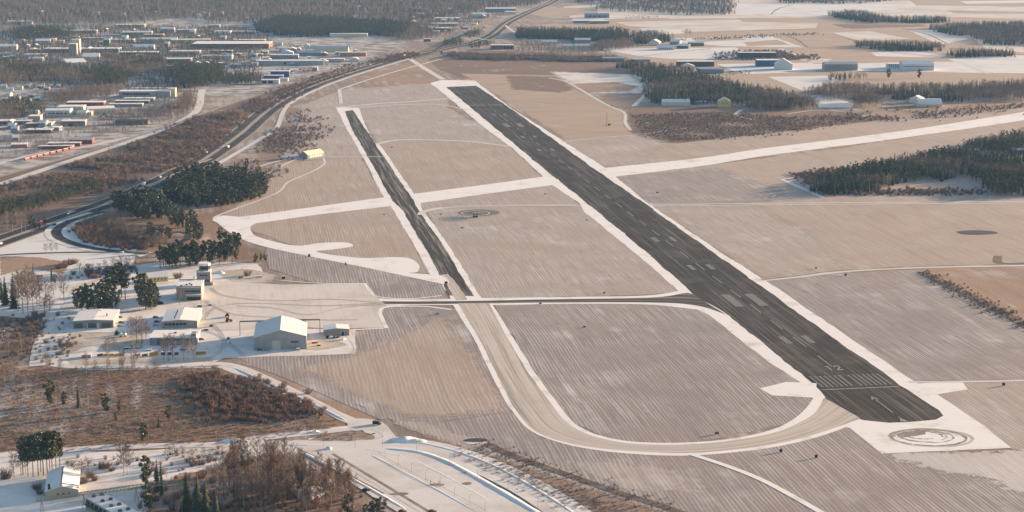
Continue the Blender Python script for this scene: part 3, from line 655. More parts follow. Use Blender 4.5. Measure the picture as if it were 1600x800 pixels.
# near versions: trunk and crown are two parts
NEAR = {}
for k in range(3):
    NEAR[('spruce', k)] = (spruce_trunk(15).mesh('spruce_trunk', M_bark), spruce_crown(15, k).mesh('spruce_crown', M_spruce))
    NEAR[('pine', k)] = (pine_trunk(15, k).mesh('pine_trunk', M_barkp), pine_crown(15, k).mesh('pine_crown', [M_pine, M_frost]))
    NEAR[('youngpine', k)] = (pine_trunk(15, k+9).mesh('pine_trunk', M_barkp), pine_crown(15, k+9, .08, 26, 52, .34).mesh('pine_crown', [M_pine, M_frost]))
    c, t = bare_tree(15, k, 26, 18, .22, .75, .06); NEAR[('birch', k)] = (t.mesh('birch_trunk', M_birch), c.mesh('birch_crown', M_twig))
    c, t = bare_tree(15, k+20, 24, 18, .26, .6, .06); NEAR[('bare', k)] = (t.mesh('bare_trunk', M_bark), c.mesh('bare_crown', M_twig))
    c, t = bare_tree(15, k+40, 28, 18, .18, 1.1, .06); NEAR[('alder', k)] = (t.mesh('alder_trunk', M_bark), c.mesh('alder_crown', M_twigr))
    NEAR[('column', k)] = (spruce_trunk(15).mesh('spruce_trunk', M_bark), spruce_crown(15, k+5, 22, 8, .075).mesh('spruce_crown', M_spruce))
KIND = {'spruce': ('spruce_tree', 'spruce'), 'pine': ('pine_tree', 'pine'), 'youngpine': ('pine_tree', 'pine'), 'birch': ('birch_tree', 'birch'), 'bare': ('bare_tree', 'tree'), 'alder': ('alder_tree', 'tree'), 'column': ('column_spruce', 'spruce')}
NTREE = [0]
def tree(kind, px, py, hpx, label, group=None, xy=1.0):
    H = hpx/PM(py)/.97; k = NTREE[0] % 3; NTREE[0] += 1; tm, cm = NEAR[(kind, k)]
    p = W(px, py); o = empty(KIND[kind][0], (p.x, p.y, ZB), random.uniform(0, 6.28)); s_ = H/15
    o.scale = (s_*xy*random.uniform(.9,1.1), s_*xy*random.uniform(.9,1.1), s_)
    link('trunk', tm, o); link('crown', cm, o)
    return tag(o, label, KIND[kind][1], group)
def bush(px, py, hpx, label, group=None, red=False, wide=1.0):
    H = hpx/PM(py); p = W(px, py); k = NTREE[0] % 2; NTREE[0] += 1
    o = link('bush', BUSH[(red, k)]); o.location = (p.x, p.y, ZB-.02); s_ = H/3; o.scale = (s_*wide, s_*wide, s_); o.rotation_euler = (0,0,random.uniform(0,6.28))
    return tag(o, label, 'bush', group)
BUSH = {(rd, k): bush_mesh(3, k+(5 if rd else 0), 150, .7, .05).mesh('bush', M_twigr if rd else M_twig) for rd in (False, True) for k in (0, 1)}

# ------------------------------------------------------------------ woods that read as one mass
def far_bare(seed, red=False):
    c, t = bare_tree(15, seed, 13, 7, .25, .8, .15); 
    n = len(c.v); c.v += t.v; c.f += [tuple(i+n for i in f_) for f_ in t.f]; c.m += [1]*len(t.f); return c
PROT = []
def prot(name, me): 
    o = bpy.data.objects.new(name, me); PROT.append(o); return o
for k in range(2):
    prot('spruce_stand', spruce_crown(15, 60+k, 9, 7, .19).mesh('spruce_stand', M_spruce))
for k in range(2):
    b = pine_crown(15, 70+k, .22, 10, 20, .23); b.tube((0,0,0), (0,0,11), .25, .12, 4, 2); prot('pine_stand', b.mesh('pine_stand', [M_pine, M_frost, M_barkp]))
for k in range(2):
    prot('bare_stand', far_bare(80+k).mesh('bare_stand', [M_twig, M_birch if k else M_bark]))
prot('scrub_stand', bush_mesh(3, 90, 60, .75, .085).mesh('scrub_stand', M_twigr)); prot('scrub_stand', bush_mesh(3, 91, 60, .75, .085).mesh('scrub_stand', M_twig))
M_grass = leafmat('dry_grass', (.25,.185,.145), (.35,.265,.205))
prot('grass_stand', bush_mesh(3, 95, 70, 1.3, .11).mesh('grass_stand', M_grass))
GN = bpy.data.node_groups.new('stand', 'GeometryNodeTree')
GN.interface.new_socket('Geometry', in_out='INPUT', socket_type='NodeSocketGeometry'); GN.interface.new_socket('Geometry', in_out='OUTPUT', socket_type='NodeSocketGeometry')
gi = GN.nodes.new('NodeGroupInput'); go = GN.nodes.new('NodeGroupOutput'); jn = GN.nodes.new('GeometryNodeJoinGeometry')
def nattr(nm, ty):
    n = GN.nodes.new('GeometryNodeInputNamedAttribute'); n.data_type = ty; n.inputs['Name'].default_value = nm; return n.outputs['Attribute']
a_k, a_r, a_s = nattr('kindid', 'INT'), nattr('rot', 'FLOAT_VECTOR'), nattr('scl', 'FLOAT_VECTOR')
for i, po in enumerate(PROT):
    cmp = GN.nodes.new('FunctionNodeCompare'); cmp.data_type = 'INT'; cmp.operation = 'EQUAL'
    ins = [s_ for s_ in cmp.inputs if s_.type == 'INT']; GN.links.new(a_k, ins[0]); ins[1].default_value = i
    oi = GN.nodes.new('GeometryNodeObjectInfo'); oi.inputs['Object'].default_value = po; oi.inputs['As Instance'].default_value = False
    ip = GN.nodes.new('GeometryNodeInstanceOnPoints'); GN.links.new(gi.outputs[0], ip.inputs['Points']); GN.links.new(cmp.outputs[0], ip.inputs['Selection'])
    GN.links.new(oi.outputs['Geometry'], ip.inputs['Instance']); GN.links.new(a_r, ip.inputs['Rotation']); GN.links.new(a_s, ip.inputs['Scale'])
    GN.links.new(ip.outputs[0], jn.inputs[0])
GN.links.new(jn.outputs[0], go.inputs[0])
def inside(poly, X, Y):
    n = len(poly); r = np.zeros(len(X), bool); j = n-1
    for i in range(n):
        xi, yi, xj, yj = poly[i][0], poly[i][1], poly[j][0], poly[j][1]
        c = ((yi > Y) != (yj > Y)) & (X < (xj-xi)*(Y-yi)/(yj-yi+1e-12)+xi); r ^= c; j = i
    return r
def wood(name, label, cat, pts, spacing, mix, hr, clump=0.0, wide=1.0):
    """mix: dict kind -> weight (spruce, pine, bare, scrubr, scrub); hr: height range in metres"""
    poly = [W(*p) for p in pts]; poly = [(p.x, p.y) for p in poly]
    x0, x1 = min(p[0] for p in poly), max(p[0] for p in poly); y0, y1 = min(p[1] for p in poly), max(p[1] for p in poly)
    nx, ny = int((x1-x0)/spacing)+1, int((y1-y0)/spacing)+1
    gx, gy = np.meshgrid(np.arange(nx), np.arange(ny)); X = x0+(gx.ravel()+rng.uniform(-.1,1.1,nx*ny))*spacing; Y = y0+(gy.ravel()+rng.uniform(-.1,1.1,nx*ny))*spacing
    edge = spacing*(.8 if hr[1] > 7 else 2.6); keep = inside(poly, X+rng.normal(0,edge,len(X)), Y+rng.normal(0,edge,len(X)))
    ph = rng.uniform(0,6.28,6); L = 55.0
    fld = np.sin(X/L+ph[0])*np.cos(Y/L*.8+ph[1])+.6*np.sin(X/L*2.3+Y/L*1.1+ph[2])+.5*np.sin(Y/L*2.9-X/L*.7+ph[3])
    if clump: keep &= fld > (-1.4+2.2*clump)*1.0+rng.normal(0,.35,len(X))
    X, Y, fld = X[keep], Y[keep], fld[keep]; n = len(X)
    ids = {'spruce': (0,1), 'pine': (2,3), 'bare': (4,5), 'scrubr': (6,6), 'scrub': (7,7), 'grass': (8,8)}
    ks = list(mix); wts = np.array([mix[k] for k in ks], float); cum = np.cumsum(wts)/wts.sum()
    u = np.clip((np.tanh(fld*.9)+1)/2*.75+rng.random(n)*.25, 0, .999); sel = np.searchsorted(cum, u)
    kid = np.array([ids[ks[s_]][rng.integers(2)] for s_ in sel], np.int32) if n else np.zeros(0, np.int32)
    base = np.where(kid >= 6, 3.0, 15.0); Ht = rng.uniform(hr[0], hr[1], n)
    small = np.array([ks[s_] in ('scrub', 'scrubr', 'grass') for s_ in sel]) if n else np.zeros(0, bool)
    Ht = np.where(small, np.clip(Ht*.45, 2.0, 4.5) if hr[1] > 7 else Ht, Ht); sc = Ht/base
    me = bpy.data.meshes.new(name); me.vertices.add(n)
    me.vertices.foreach_set('co', np.stack([X, Y, np.full(n, .12)], 1).astype(np.float32).ravel())
    at = me.attributes.new('kindid', 'INT', 'POINT'); at.data.foreach_set('value', kid)
    rt = np.zeros((n,3), np.float32); rt[:,2] = rng.uniform(0,6.28,n); rt[:,0] = rng.normal(0,.04,n)
    at = me.attributes.new('rot', 'FLOAT_VECTOR', 'POINT'); at.data.foreach_set('vector', rt.ravel())
    s3 = np.stack([sc*wide*rng.uniform(.85,1.2,n), sc*wide*rng.uniform(.85,1.2,n), sc], 1).astype(np.float32)
    at = me.attributes.new('scl', 'FLOAT_VECTOR', 'POINT'); at.data.foreach_set('vector', s3.ravel())
    o = link(name, me); md = o.modifiers.new('stand', 'NODES'); md.node_group = GN
    return tag(o, label, cat, kind='stuff')
MIXF = dict(spruce=.3, pine=.2, bare=.5)
wood('forest', 'far hazy forest along the top left edge', 'forest', [(-60,-40),(440,-40),(440,36),(335,38),(300,28),(200,38),(110,40),(-60,42)], 15, dict(spruce=.22, pine=.18, bare=.6), (11,19), .12, 1.35)
wood('forest', 'far forest at the top centre left of the highway', 'forest', [(430,-40),(930,-40),(880,-8),(835,10),(770,14),(700,28),(640,38),(560,30),(440,30)], 15, dict(spruce=.2, pine=.2, bare=.6), (11,18), .12, 1.35)
wood('forest', 'dark pine wood above the long blue-roofed halls', 'forest', [(400,42),(430,30),(520,32),(600,36),(640,42),(630,58),(590,56),(480,58),(440,56),(405,50)], 9, dict(spruce=.35, pine=.55, bare=.1), (14,20), 0, 1.15)
wood('forest', 'bare brown wood right of the dark pine wood', 'forest', [(595,56),(640,40),(672,36),(690,48),(672,62),(640,66)], 10, dict(bare=.85, pine=.15), (9,15), 0, 1.1)
wood('forest', 'dark wood in front of the far town at the left', 'forest', [(20,48),(110,46),(112,58),(60,62),(25,60)], 10, dict(spruce=.5, pine=.5), (12,18), 0, 1.2)
wood('forest', 'mixed wood across the middle of the town', 'forest', [(-40,98),(60,100),(100,107),(150,106),(205,112),(190,130),(150,134),(110,130),(60,128),(-40,135)], 10, dict(pine=.35, spruce=.2, bare=.45), (11,17), .2, 1.1)
wood('forest', 'brown and green wood below the flat-roofed works', 'forest', [(158,88),(250,93),(262,108),(255,118),(205,120),(160,104)], 9, dict(bare=.6, pine=.4), (10,16), .1, 1.1)
wood('forest', 'dark rounded pine wood beside the town yard', 'forest', [(140,118),(185,112),(200,128),(190,136),(150,134)], 8, dict(pine=.7, spruce=.2, bare=.1), (12,17), 0, 1.1)
wood('forest', 'dark pine stand in the middle of the town', 'forest', [(266,112),(300,106),(340,106),(352,122),(330,136),(280,138),(266,128)], 8, dict(pine=.7, spruce=.25, bare=.05), (14,20), 0, 1.15)
wood('forest', 'dark pine strip left of the blue cubes', 'forest', [(345,122),(402,120),(408,132),(350,134)], 8, dict(pine=.8, bare=.2), (11,15), 0, 1.1)
wood('forest', 'pines and bare trees at the left edge behind the works', 'forest', [(-30,165),(40,160),(70,168),(66,178),(30,188),(-30,198)], 8, dict(pine=.5, bare=.5), (11,15), 0, 1.1)
wood('forest', 'brown leafless wood behind the dark red hall', 'forest', [(70,150),(130,142),(180,140),(182,150),(140,160),(80,165)], 7.5, dict(bare=.9, pine=.1), (10,15), 0, 1.1)
wood('thicket', 'leafless thicket in front of the white roofed works', 'forest', [(180,178),(240,172),(290,158),(300,165),(285,182),(250,196),(190,190)], 8, dict(bare=.85, scrubr=.15), (8,13), .15, 1.0)
wood('thicket', 'tall reddish leafless row beside the town road bend', 'forest', [(286,152),(300,148),(303,165),(292,180),(284,176)], 6, dict(bare=1), (11,15), 0, .9)
wood('scrub', 'reddish brown scrub between railway and highway', 'scrub', [(-60,318),(0,300),(80,276),(170,246),(260,212),(330,180),(365,176),(375,196),(330,232),(250,270),(150,296),(60,316),(-60,345)], 4.8, dict(scrubr=.25, scrub=.35, bare=.40), (3.0,6.8), .15)
wood('scrub', 'sparse brown scrub up the highway embankment', 'scrub', [(380,165),(450,138),(540,108),(640,82),(655,86),(560,104),(470,134),(400,178)], 6, dict(scrubr=.6, scrub=.4), (2.5,5), .2)
wood('forest', 'green pines along the railway left of the highway', 'forest', [(-40,330),(30,318),(90,305),(150,287),(165,292),(120,310),(60,330),(-40,350)], 5.5, dict(pine=.85, bare=.15), (8,12), .15, 1.0)
wood('scrub', 'dark brown scrub beside the service road', 'scrub', [(425,205),(470,172),(500,188),(500,220),(480,236),(440,262),(400,285),(370,285),(360,262),(400,240)], 7.5, dict(scrub=.75, scrubr=.25), (1.5,4.5), .35)
wood('thicket', 'red willow thicket inside the loop road', 'scrub', [(112,362),(125,348),(170,344),(225,365),(262,385),(230,391),(180,389),(135,380)], 3.6, dict(scrubr=.5, bare=.5), (6,11), .0, .9)
wood('thicket', 'dense reddish willow thicket in the meadow', 'scrub', [(278,600),(320,582),(370,590),(450,618),(500,642),(470,650),(400,662),(330,648)], 3.1, dict(scrubr=.7, scrub=.3), (1.8,4.6), .12)
wood('scrub', 'thin brown scrub scattered over the meadow', 'scrub', [(-20,570),(60,578),(330,575),(300,600),(330,655),(500,655),(520,668),(470,680),(300,690),(60,705),(-20,708)], 3.0, dict(grass=.75, scrub=.15, scrubr=.10), (.4,1.3), .05)
wood('scrub', 'leafless scrub at the left edge above the meadow', 'scrub', [(-20,500),(50,495),(62,520),(58,565),(-20,575)], 6, dict(scrubr=.5, scrub=.5), (1.5,3.5), .2)
wood('scrub', 'brown brush along the airfield fence', 'scrub', [(700,690),(760,712),(850,745),(950,785),(1050,812),(930,815),(850,772),(760,728)], 2.6, dict(grass=.7, scrub=.3), (.4,1.2), .15)
wood('scrub', 'brown brush in the long ditch by the runway loop', 'scrub', [(735,688),(762,692),(880,738),(1062,800),(1050,803),(870,742),(740,696)], 2.6, dict(scrub=.8, scrubr=.2), (.6,1.3))
wood('scrub', 'dark brush in the ditch at the right edge', 'scrub', [(1442,424),(1500,452),(1620,512),(1620,520),(1495,458),(1436,427)], 3.0, dict(scrub=.8, scrubr=.2), (1.0,2.2))
wood('scrub', 'low brown scrub beyond the runway', 'scrub', [(985,180),(1100,176),(1230,182),(1340,180),(1345,188),(1210,210),(1060,222),(1005,205)], 5.5, dict(scrub=.6, scrubr=.2, grass=.2), (1.0,2.8), .15)
wood('scrub', 'brown scrub by the white arched hall', 'scrub', [(1320,178),(1400,175),(1480,172),(1600,160),(1620,166),(1480,182),(1390,190),(1330,188)], 8, dict(scrub=.7, scrubr=.2, bare=.1), (1.5,4), .3)
wood('scrub', 'dark hedge of scrub behind the runway end', 'scrub', [(690,82),(760,86),(850,88),(960,90),(960,97),(850,96),(700,92)], 7, dict(scrub=.7, bare=.3), (3,7))
wood('forest', 'dark spruce belt right of the motorway junction', 'forest', [(806,50),(880,50),(960,52),(985,56),(984,64),(900,66),(880,62),(808,60)], 9, dict(spruce=.7, pine=.2, bare=.1), (15,22), 0, 1.15)
wood('forest', 'brown leafless wood in front of the spruce belt', 'forest', [(924,70),(985,66),(988,78),(930,80)], 9, dict(bare=.85, spruce=.15), (12,17), 0, 1.1)
wood('forest', 'small dark wood by the white farm sheds', 'forest', [(993,56),(1030,56),(1052,64),(1020,70),(994,70)], 9, dict(spruce=.6, bare=.4), (14,20), 0, 1.15)
wood('forest', 'long spruce wood slanting beyond the runway', 'forest', [(958,104),(1000,106),(1060,112),(1110,126),(1160,138),(1215,150),(1268,165),(1250,172),(1180,166),(1110,164),(1030,164),(1012,155),(1020,136),(1000,120)], 9, dict(spruce=.45, pine=.15, bare=.40), (13,20), 0, 1.1)
wood('forest', 'grey leafless wood at the foot of the slanting spruce wood', 'forest', [(1175,160),(1270,162),(1280,168),(1240,174),(1176,174)], 8, dict(bare=.8, spruce=.2), (12,16), 0, 1.1)
wood('forest', 'mixed wood behind the white arched hall', 'forest', [(1258,148),(1300,138),(1380,142),(1480,140),(1620,132),(1620,158),(1500,160),(1430,158),(1375,154),(1330,152),(1300,160)], 9, dict(spruce=.35, bare=.65), (13,19), 0, 1.1)
wood('forest', 'pale leafless clump left of the arched hall', 'forest', [(1330,160),(1365,158),(1372,166),(1335,168)], 7, dict(bare=1), (15,20), 0, 1.1)
wood('forest', 'pines in front of the grey field hall', 'forest', [(1292,122),(1350,120),(1352,126),(1296,128)], 10, dict(pine=.6, bare=.4), (9,13), 0, 1.2)
wood('forest', 'far belt of trees among the pale fields', 'forest', [(1293,24),(1340,22),(1400,32),(1478,32),(1478,36),(1360,36),(1300,27)], 11, dict(spruce=.6, bare=.4), (14,20), 0, 1.3)
wood('forest', 'dark tree belt between tan fields', 'forest', [(1336,70),(1390,70),(1470,74),(1474,80),(1400,80),(1338,74)], 9, dict(spruce=.6, bare=.4), (12,18), 0, 1.2)
wood('forest', 'wood at the right edge beyond the tan fields', 'forest', [(1450,45),(1520,40),(1640,38),(1640,72),(1545,70),(1520,60),(1460,50)], 10, dict(bare=.55, spruce=.45), (12,18), 0, 1.2)
wood('forest', 'dark grove near the right edge above the snowy field', 'forest', [(1485,84),(1520,82),(1582,84),(1580,90),(1490,90)], 9, dict(spruce=.5, bare=.5), (12,17), 0, 1.2)
wood('forest', 'pine wood right of the old white runway', 'forest', [(1262,299),(1300,284),(1340,271),(1400,259),(1460,247),(1515,235),(1530,250),(1520,275),(1470,284),(1450,280),(1400,288),(1370,300),(1300,305)], 6.0, dict(pine=.45, spruce=.25, bare=.3), (12,18), 0, 1.0)
wood('forest', 'dark trees at the right edge by the airfield road', 'forest', [(1515,248),(1560,252),(1640,252),(1640,306),(1550,307),(1535,288),(1512,276)], 6.0, dict(spruce=.35, pine=.4, bare=.25), (12,18), .08, 1.05)
wood('forest', 'wood behind the red roofed farm at the right edge', 'forest', [(1500,234),(1560,222),(1640,208),(1640,240),(1550,242)], 6.5, dict(pine=.4, bare=.6), (12,18), 0, 1.0)
wood('scrub', 'reddish scrub in front of the right-hand pine wood', 'scrub', [(1240,272),(1330,262),(1330,270),(1270,286),(1310,306),(1420,306),(1530,304),(1530,298),(1410,298),(1300,304),(1250,286)], 4.5, dict(scrubr=.6, scrub=.4), (2,4), .1)
wood('forest', 'far tree band at the top right of the centre', 'forest', [(870,-30),(1130,-30),(1145,10),(1140,24),(1060,24),(1020,20),(930,16),(935,10),(1010,6),(900,6)], 14, dict(spruce=.3, pine=.2, bare=.5), (11,17), .1, 1.3)
wood('forest', 'far tree band along the top right edge', 'forest', [(1180,-30),(1500,-30),(1420,0),(1330,6),(1220,5)], 14, dict(spruce=.5, bare=.5), (12,17), .1, 1.3)
wood('forest', 'small pines around the motorway junction', 'forest', [(690,68),(712,62),(722,66),(715,72),(695,73)], 8, dict(pine=1), (8,11), 0, 1.2)
wood('forest', 'pines left of the motorway bridge', 'forest', [(725,56),(750,46),(752,56),(735,62)], 9, dict(pine=.8, bare=.2), (8,11), 0, 1.2)
wood('forest', 'pines in front of the brown motorway house', 'forest', [(732,72),(765,66),(768,72),(740,77)], 9, dict(pine=.7, spruce=.3), (8,11), 0, 1.2)
wood('scrub', 'hedge line across the tan fields', 'scrub', [(1060,62),(1200,55),(1280,52),(1280,54),(1200,57),(1062,64)], 9, dict(scrub=1), (2,4), .3)
wood('scrub', 'scrub around the far field lanes', 'scrub', [(1110,90),(1160,80),(1215,80),(1260,88),(1285,92),(1240,94),(1150,94)], 9, dict(scrub=.8, bare=.2), (3,6), .2)

wood('scrub', 'leafless saplings between the bottom spruces and the thicket', 'scrub', [(215,770),(260,745),(330,728),(420,716),(455,724),(340,745),(330,800),(300,830),(215,810)], 6.5, dict(scrub=.6, scrubr=.2, bare=.2), (1.5,5.0), .3)
wood('scrub', 'undergrowth below the thicket beside the parking lot', 'scrub', [(330,790),(400,745),(460,735),(500,760),(560,800),(600,830),(330,840)], 4.6, dict(scrub=.6, scrubr=.4), (1.2,3.0), .25)
wood('scrub', 'grey scrub on the road bank above the beige house', 'scrub', [(100,722),(200,715),(330,708),(420,704),(420,712),(300,720),(200,730),(130,742)], 5.0, dict(scrub=.8, scrubr=.2), (1.0,3.0), .35)
wood('scrub', 'leafless hedge along the airport yard fence', 'scrub', [(95,545),(104,520),(108,522),(100,560),(92,572)], 2.6, dict(scrub=.8, scrubr=.2), (1.5,3.2), .0)
wood('scrub', 'dark brush left of the white truck', 'scrub', [(42,500),(58,488),(62,492),(56,510),(48,530),(44,525)], 2.6, dict(scrub=.8, scrubr=.2), (2.0,4.0), .0)
wood('scrub', 'brown brush on the bank behind the barracks', 'scrub', [(112,430),(160,424),(230,408),(240,416),(190,428),(130,438)], 4.0, dict(scrub=.6, scrubr=.2, bare=.2), (2.0,5.0), .1)
wood('grass', 'dry grass tufts along the verge of the side road', 'grass', [(480,689),(520,679),(560,676),(580,681),(580,687),(540,689)], 2.6, dict(grass=.9, scrub=.1), (.4,1.1), .0)
# ------------------------------------------------------------------ buildings
M_roofs = snow_mat('roof_snow', (.78,.78,.79), (.5,.47,.45), .30, .12, .45, .75)
WM = {k: plain('wall_'+k, c, .75, .08, scale=.15) for k, c in dict(white=(.62,.61,.60), cream=(.66,.58,.44), grey=(.25,.255,.265), dark=(.085,.085,.095), brown=(.20,.135,.10), red=(.24,.075,.055), orange=(.46,.21,.13), yellow=(.68,.52,.22), blue=(.045,.105,.24), green=(.10,.22,.17), steel=(.36,.37,.385), beige=(.50,.43,.32), concrete=(.29,.285,.275), bluegrey=(.22,.27,.34)).items()}
M_bluer = plain('metal_roof', (.46,.48,.52), .6, .08); M_darkroof = plain('tar_roof', (.10,.095,.095), .8, .1); M_yroof = plain('yellow_roof', (.78,.74,.52), .7, .08)
M_glass = plain('window_glass', (.03,.035,.045), .25, .1); M_door = plain('door_panel', (.30,.30,.31), .7, .1); M_pale = plain('pale_door', (.55,.54,.53), .7, .08)
RM = dict(pale=plain('pale_metal_roof', (.66,.67,.68), .6, .04), snow=M_roofs, metal=M_bluer, tar=M_darkroof, yellow=M_yroof)
BOX = {}; ROOF = {}
def ubox(mat):
    if mat.name not in BOX:
        b = MB(); b.box(-.5,.5,-.5,.5,-.5,.5); BOX[mat.name] = b.mesh('panel', mat)
    return BOX[mat.name]
def panel(name, parent, mat, x, y, z, sx, sy, sz):
    if name in ('chimney', 'roof_vent', 'parapet', 'ridge_board', 'roof_block') and parent.name in ROOF: parent = ROOF[parent.name]
    o = link(name, ubox(mat), parent); o.location = (x, y, z); o.scale = (sx, sy, sz); return o
def building(label, x0, x1, by, d, h, rot=0, roof='flat', wall='grey', rc='snow', pitch=.22, wins=(), name='building', cat='building', px=True, over=.35):
    """wins: (face, count, x from, x to, z, w, h, material)  face f front, r right end"""
    cx = (x0+x1)/2; wd = (x1-x0)/PM(by) if px else x1-x0
    p = W(cx, by) if px else W(x0, by)
    o = empty(name, (p.x, p.y, 0), R(rot)); hw_ = wd/2; b = MB(); r = MB(); wm = WM[wall]
    if roof == 'flat':
        b.box(-hw_, hw_, 0, d, -.2, h-.25); r.box(-hw_-over, hw_+over, -over, d+over, h-.25, h+.3)
    elif roof == 'shed':
        e = pitch*d; b.prism([(0,-.2),(0,h),(d,h+e),(d,-.2)], -hw_, hw_); b.v = [(y, x, z) for x, y, z in b.v]; b.f = [tuple(reversed(q)) for q in b.f]
        r.prism([(-over,h+.02),(d+over,h+e+.02),(d+over,h+e+.4),(-over,h+.4)], -hw_-over, hw_+over); r.v = [(y, x, z) for x, y, z in r.v]; r.f = [tuple(reversed(q)) for q in r.f]
    elif roof == 'gy':
        e = pitch*hw_; b.prism([(-hw_,-.2),(hw_,-.2),(hw_,h),(0,h+e),(-hw_,h)], 0, d)
        for sg in (-1, 1):
            r.prism([(0,h+e+.02),(sg*(hw_+over),h-pitch*over+.02),(sg*(hw_+over),h-pitch*over+.35),(0,h+e+.35)][::sg], -over, d+over)
    elif roof == 'gx':
        e = pitch*d/2; b.prism([(0,-.2),(d,-.2),(d,h),(d/2,h+e),(0,h)], -hw_, hw_); b.v = [(y, x, z) for x, y, z in b.v]; b.f = [tuple(reversed(q)) for q in b.f]
        for a, c in ((-over, d/2), (d+over, d/2)):
            za = h-pitch*over+.02; r2 = [(a, za), (c, h+e+.02), (c, h+e+.35), (a, za+.33)]
            n0 = len(r.v); r.prism(r2, -hw_-over, hw_+over); r.v[n0:] = [(y, x, z) for x, y, z in r.v[n0:]]
    elif roof in ('ax', 'ay'):
        span = d if roof == 'ax' else wd; n = 10; pr = []; ro = []
        for k in range(n+1):
            t = math.pi*k/n; u = span/2*(1-math.cos(t)); z = h*.35+h*.65*math.sin(t)
            pr.append((u, z)); ro.append((span/2-(span/2+.3)*math.cos(t), h*.35+(h*.65+.3)*math.sin(t)))
        if roof == 'ay': pr = [(u-hw_, z) for u, z in pr]; ro = [(u-hw_, z) for u, z in ro]
        prof = [(pr[0][0], -.2)]+pr+[(pr[-1][0], -.2)]
        lo_, hi_ = (-hw_, hw_) if roof == 'ax' else (0, d)
        b.prism(prof[::-1], lo_, hi_)
        for k in range(n): 
            r.prism([pr[k], pr[k+1], ro[k+1], ro[k]], lo_-.2, hi_+.2)
        if roof == 'ax': b.v = [(y, x, z) for x, y, z in b.v]; r.v = [(y, x, z) for x, y, z in r.v]
    b.build('wall', wm, o); o['_r'] = 1; ROOF[o.name] = r.build('roof', RM[rc], o); del o['_r']
    for face, n, a, c, z, sw, sh, mt in wins:
        for k in range(n):
            u = a+(c-a)*(k+.5)/n
            if face == 'f': panel('window' if mt is M_glass else 'door', o, mt, u*hw_*2-hw_, -.06, z, sw, .16, sh)
            elif face == 'r': panel('window' if mt is M_glass else 'door', o, mt, hw_+.06, u*d, z, .16, sw, sh)
            else: panel('window' if mt is M_glass else 'door', o, mt, -hw_-.06, u*d, z, .16, sw, sh)
    return tag(o, label, cat)
G, Dr, Pl = M_glass, M_door, M_pale; Dk = plain('dark_gate', (.12,.12,.13), .7, .1)
B = building
# --- lower town strip at the left edge
B('long low grey-roofed hall cut by the left edge', -12, 47, 195, 24, 6, 4, 'flat', 'brown', wins=[('f',8,.3,.97,3,3,1.2,G)])
B('small flat-roofed box joined to the long grey hall', 45, 63, 192, 22, 11, 4, 'flat', 'concrete')
B('little dark brown shed between the long grey halls', 40, 59, 199, 14, 6, 3, 'flat', 'brown')
B('long dark hall with grey roof left of parked trucks', 40, 80, 208, 22, 5, 3, 'flat', 'dark')
B('long grey curved-roof hall at the left edge above the orange shed', -8, 22, 218, 95, 7, 38, 'flat', 'bluegrey', 'metal')
B('low orange shed with bright snowy roof at the left edge', 18, 42, 231, 20, 5, 12, 'flat', 'orange')
B('white works hall with sunlit end behind the leafy yard', 71, 109, 181, 32, 9, 4, 'gx', 'white', pitch=.12, wins=[('f',5,.1,.9,4,4,2,G)])
B('long white hall behind the sunlit works hall', 90, 130, 174, 30, 8, 4, 'flat', 'cream')
B('long dark red hall with orange end wall', 104, 162, 168, 24, 9, 3, 'flat', 'red', wins=[('f',7,.05,.95,4,5,1.4,G)])
B('broad cream arched hall beside the thicket', 138, 180, 178, 42, 9, 16, 'flat', 'cream', wins=[('r',6,.05,.95,4,3,1.5,G)])
B('grey two storey block with windows in the lower works', 96, 133, 197, 20, 8, 4, 'flat', 'concrete', wins=[('f',7,.08,.92,5.6,2.6,1.5,G),('f',2,.3,.62,2,5,3,G)])
B('small cream block between the works halls', 120, 143, 182, 22, 7, 6, 'flat', 'cream')
B('red shed with blue metal roof by the freight wagons', 108, 144, 225, 22, 6, 6, 'gx', 'red', 'metal', .2)
B('long red shed left of the blue-roofed red shed', 75, 125, 229, 14, 5, 6, 'flat', 'red')
B('lowest long red shed beside the freight wagons', 60, 114, 233, 10, 4.5, 6, 'flat', 'red')
B('dark brown hall with orange end beside the thicket road', 180, 231, 195, 20, 6, 2, 'gx', 'brown', 'tar', .15)
B('long white office hall with a blue window band', 186, 266, 152, 26, 11, 2, 'flat', 'steel', wins=[('f',8,.08,.58,6,9,2.6,G)])
B('square cream stair tower at the end of the office hall', 264, 274, 151, 16, 15, 2, 'flat', 'cream')
B('long low hall with pale roof below the office hall', 193, 240, 158, 20, 5, 2, 'flat', 'bluegrey')
B('second long low hall below the office hall', 180, 232, 162, 16, 5, 2, 'flat', 'dark')
B('third long low hall below the office hall', 170, 222, 167, 16, 5, 2, 'flat', 'grey')
B('low white store behind the office hall', 205, 262, 142, 14, 5, 2, 'flat', 'white')
# --- middle of the town
B('tall pale grey silo tower with sunlit right side', 108, 120, 88, 20, 29, 4, 'flat', 'concrete', name='silo_tower', cat='tower')
B('cream tower standing behind the grey silo tower', 113, 125, 84, 18, 34, 4, 'flat', 'cream', name='silo_tower', cat='tower')
B('large pale gabled hall in front of the silo towers', 106, 137, 104, 85, 9, 26, 'gx', 'white', pitch=.12)
B('round-roofed store right of the silo towers', 130, 155, 95, 45, 9, 10, 'gx', 'cream', pitch=.3)
B('very long hall with blue stripe and yellow end behind the towers', 70, 185, 82, 40, 9, 2, 'flat', 'bluegrey', wins=[('f',9,.02,.6,4,16,3,G)])
B('dark green cube building in the far town', 162, 171, 72, 18, 17, 2, 'flat', 'green')
B('small yellow apartment house left of the silo towers', 45, 62, 82, 14, 8, 6, 'flat', 'yellow', wins=[('f',4,.1,.9,5,3,2,G)])
B('white-roofed hall below the yellow apartment house', 37, 70, 89, 30, 6, 3, 'flat', 'white')
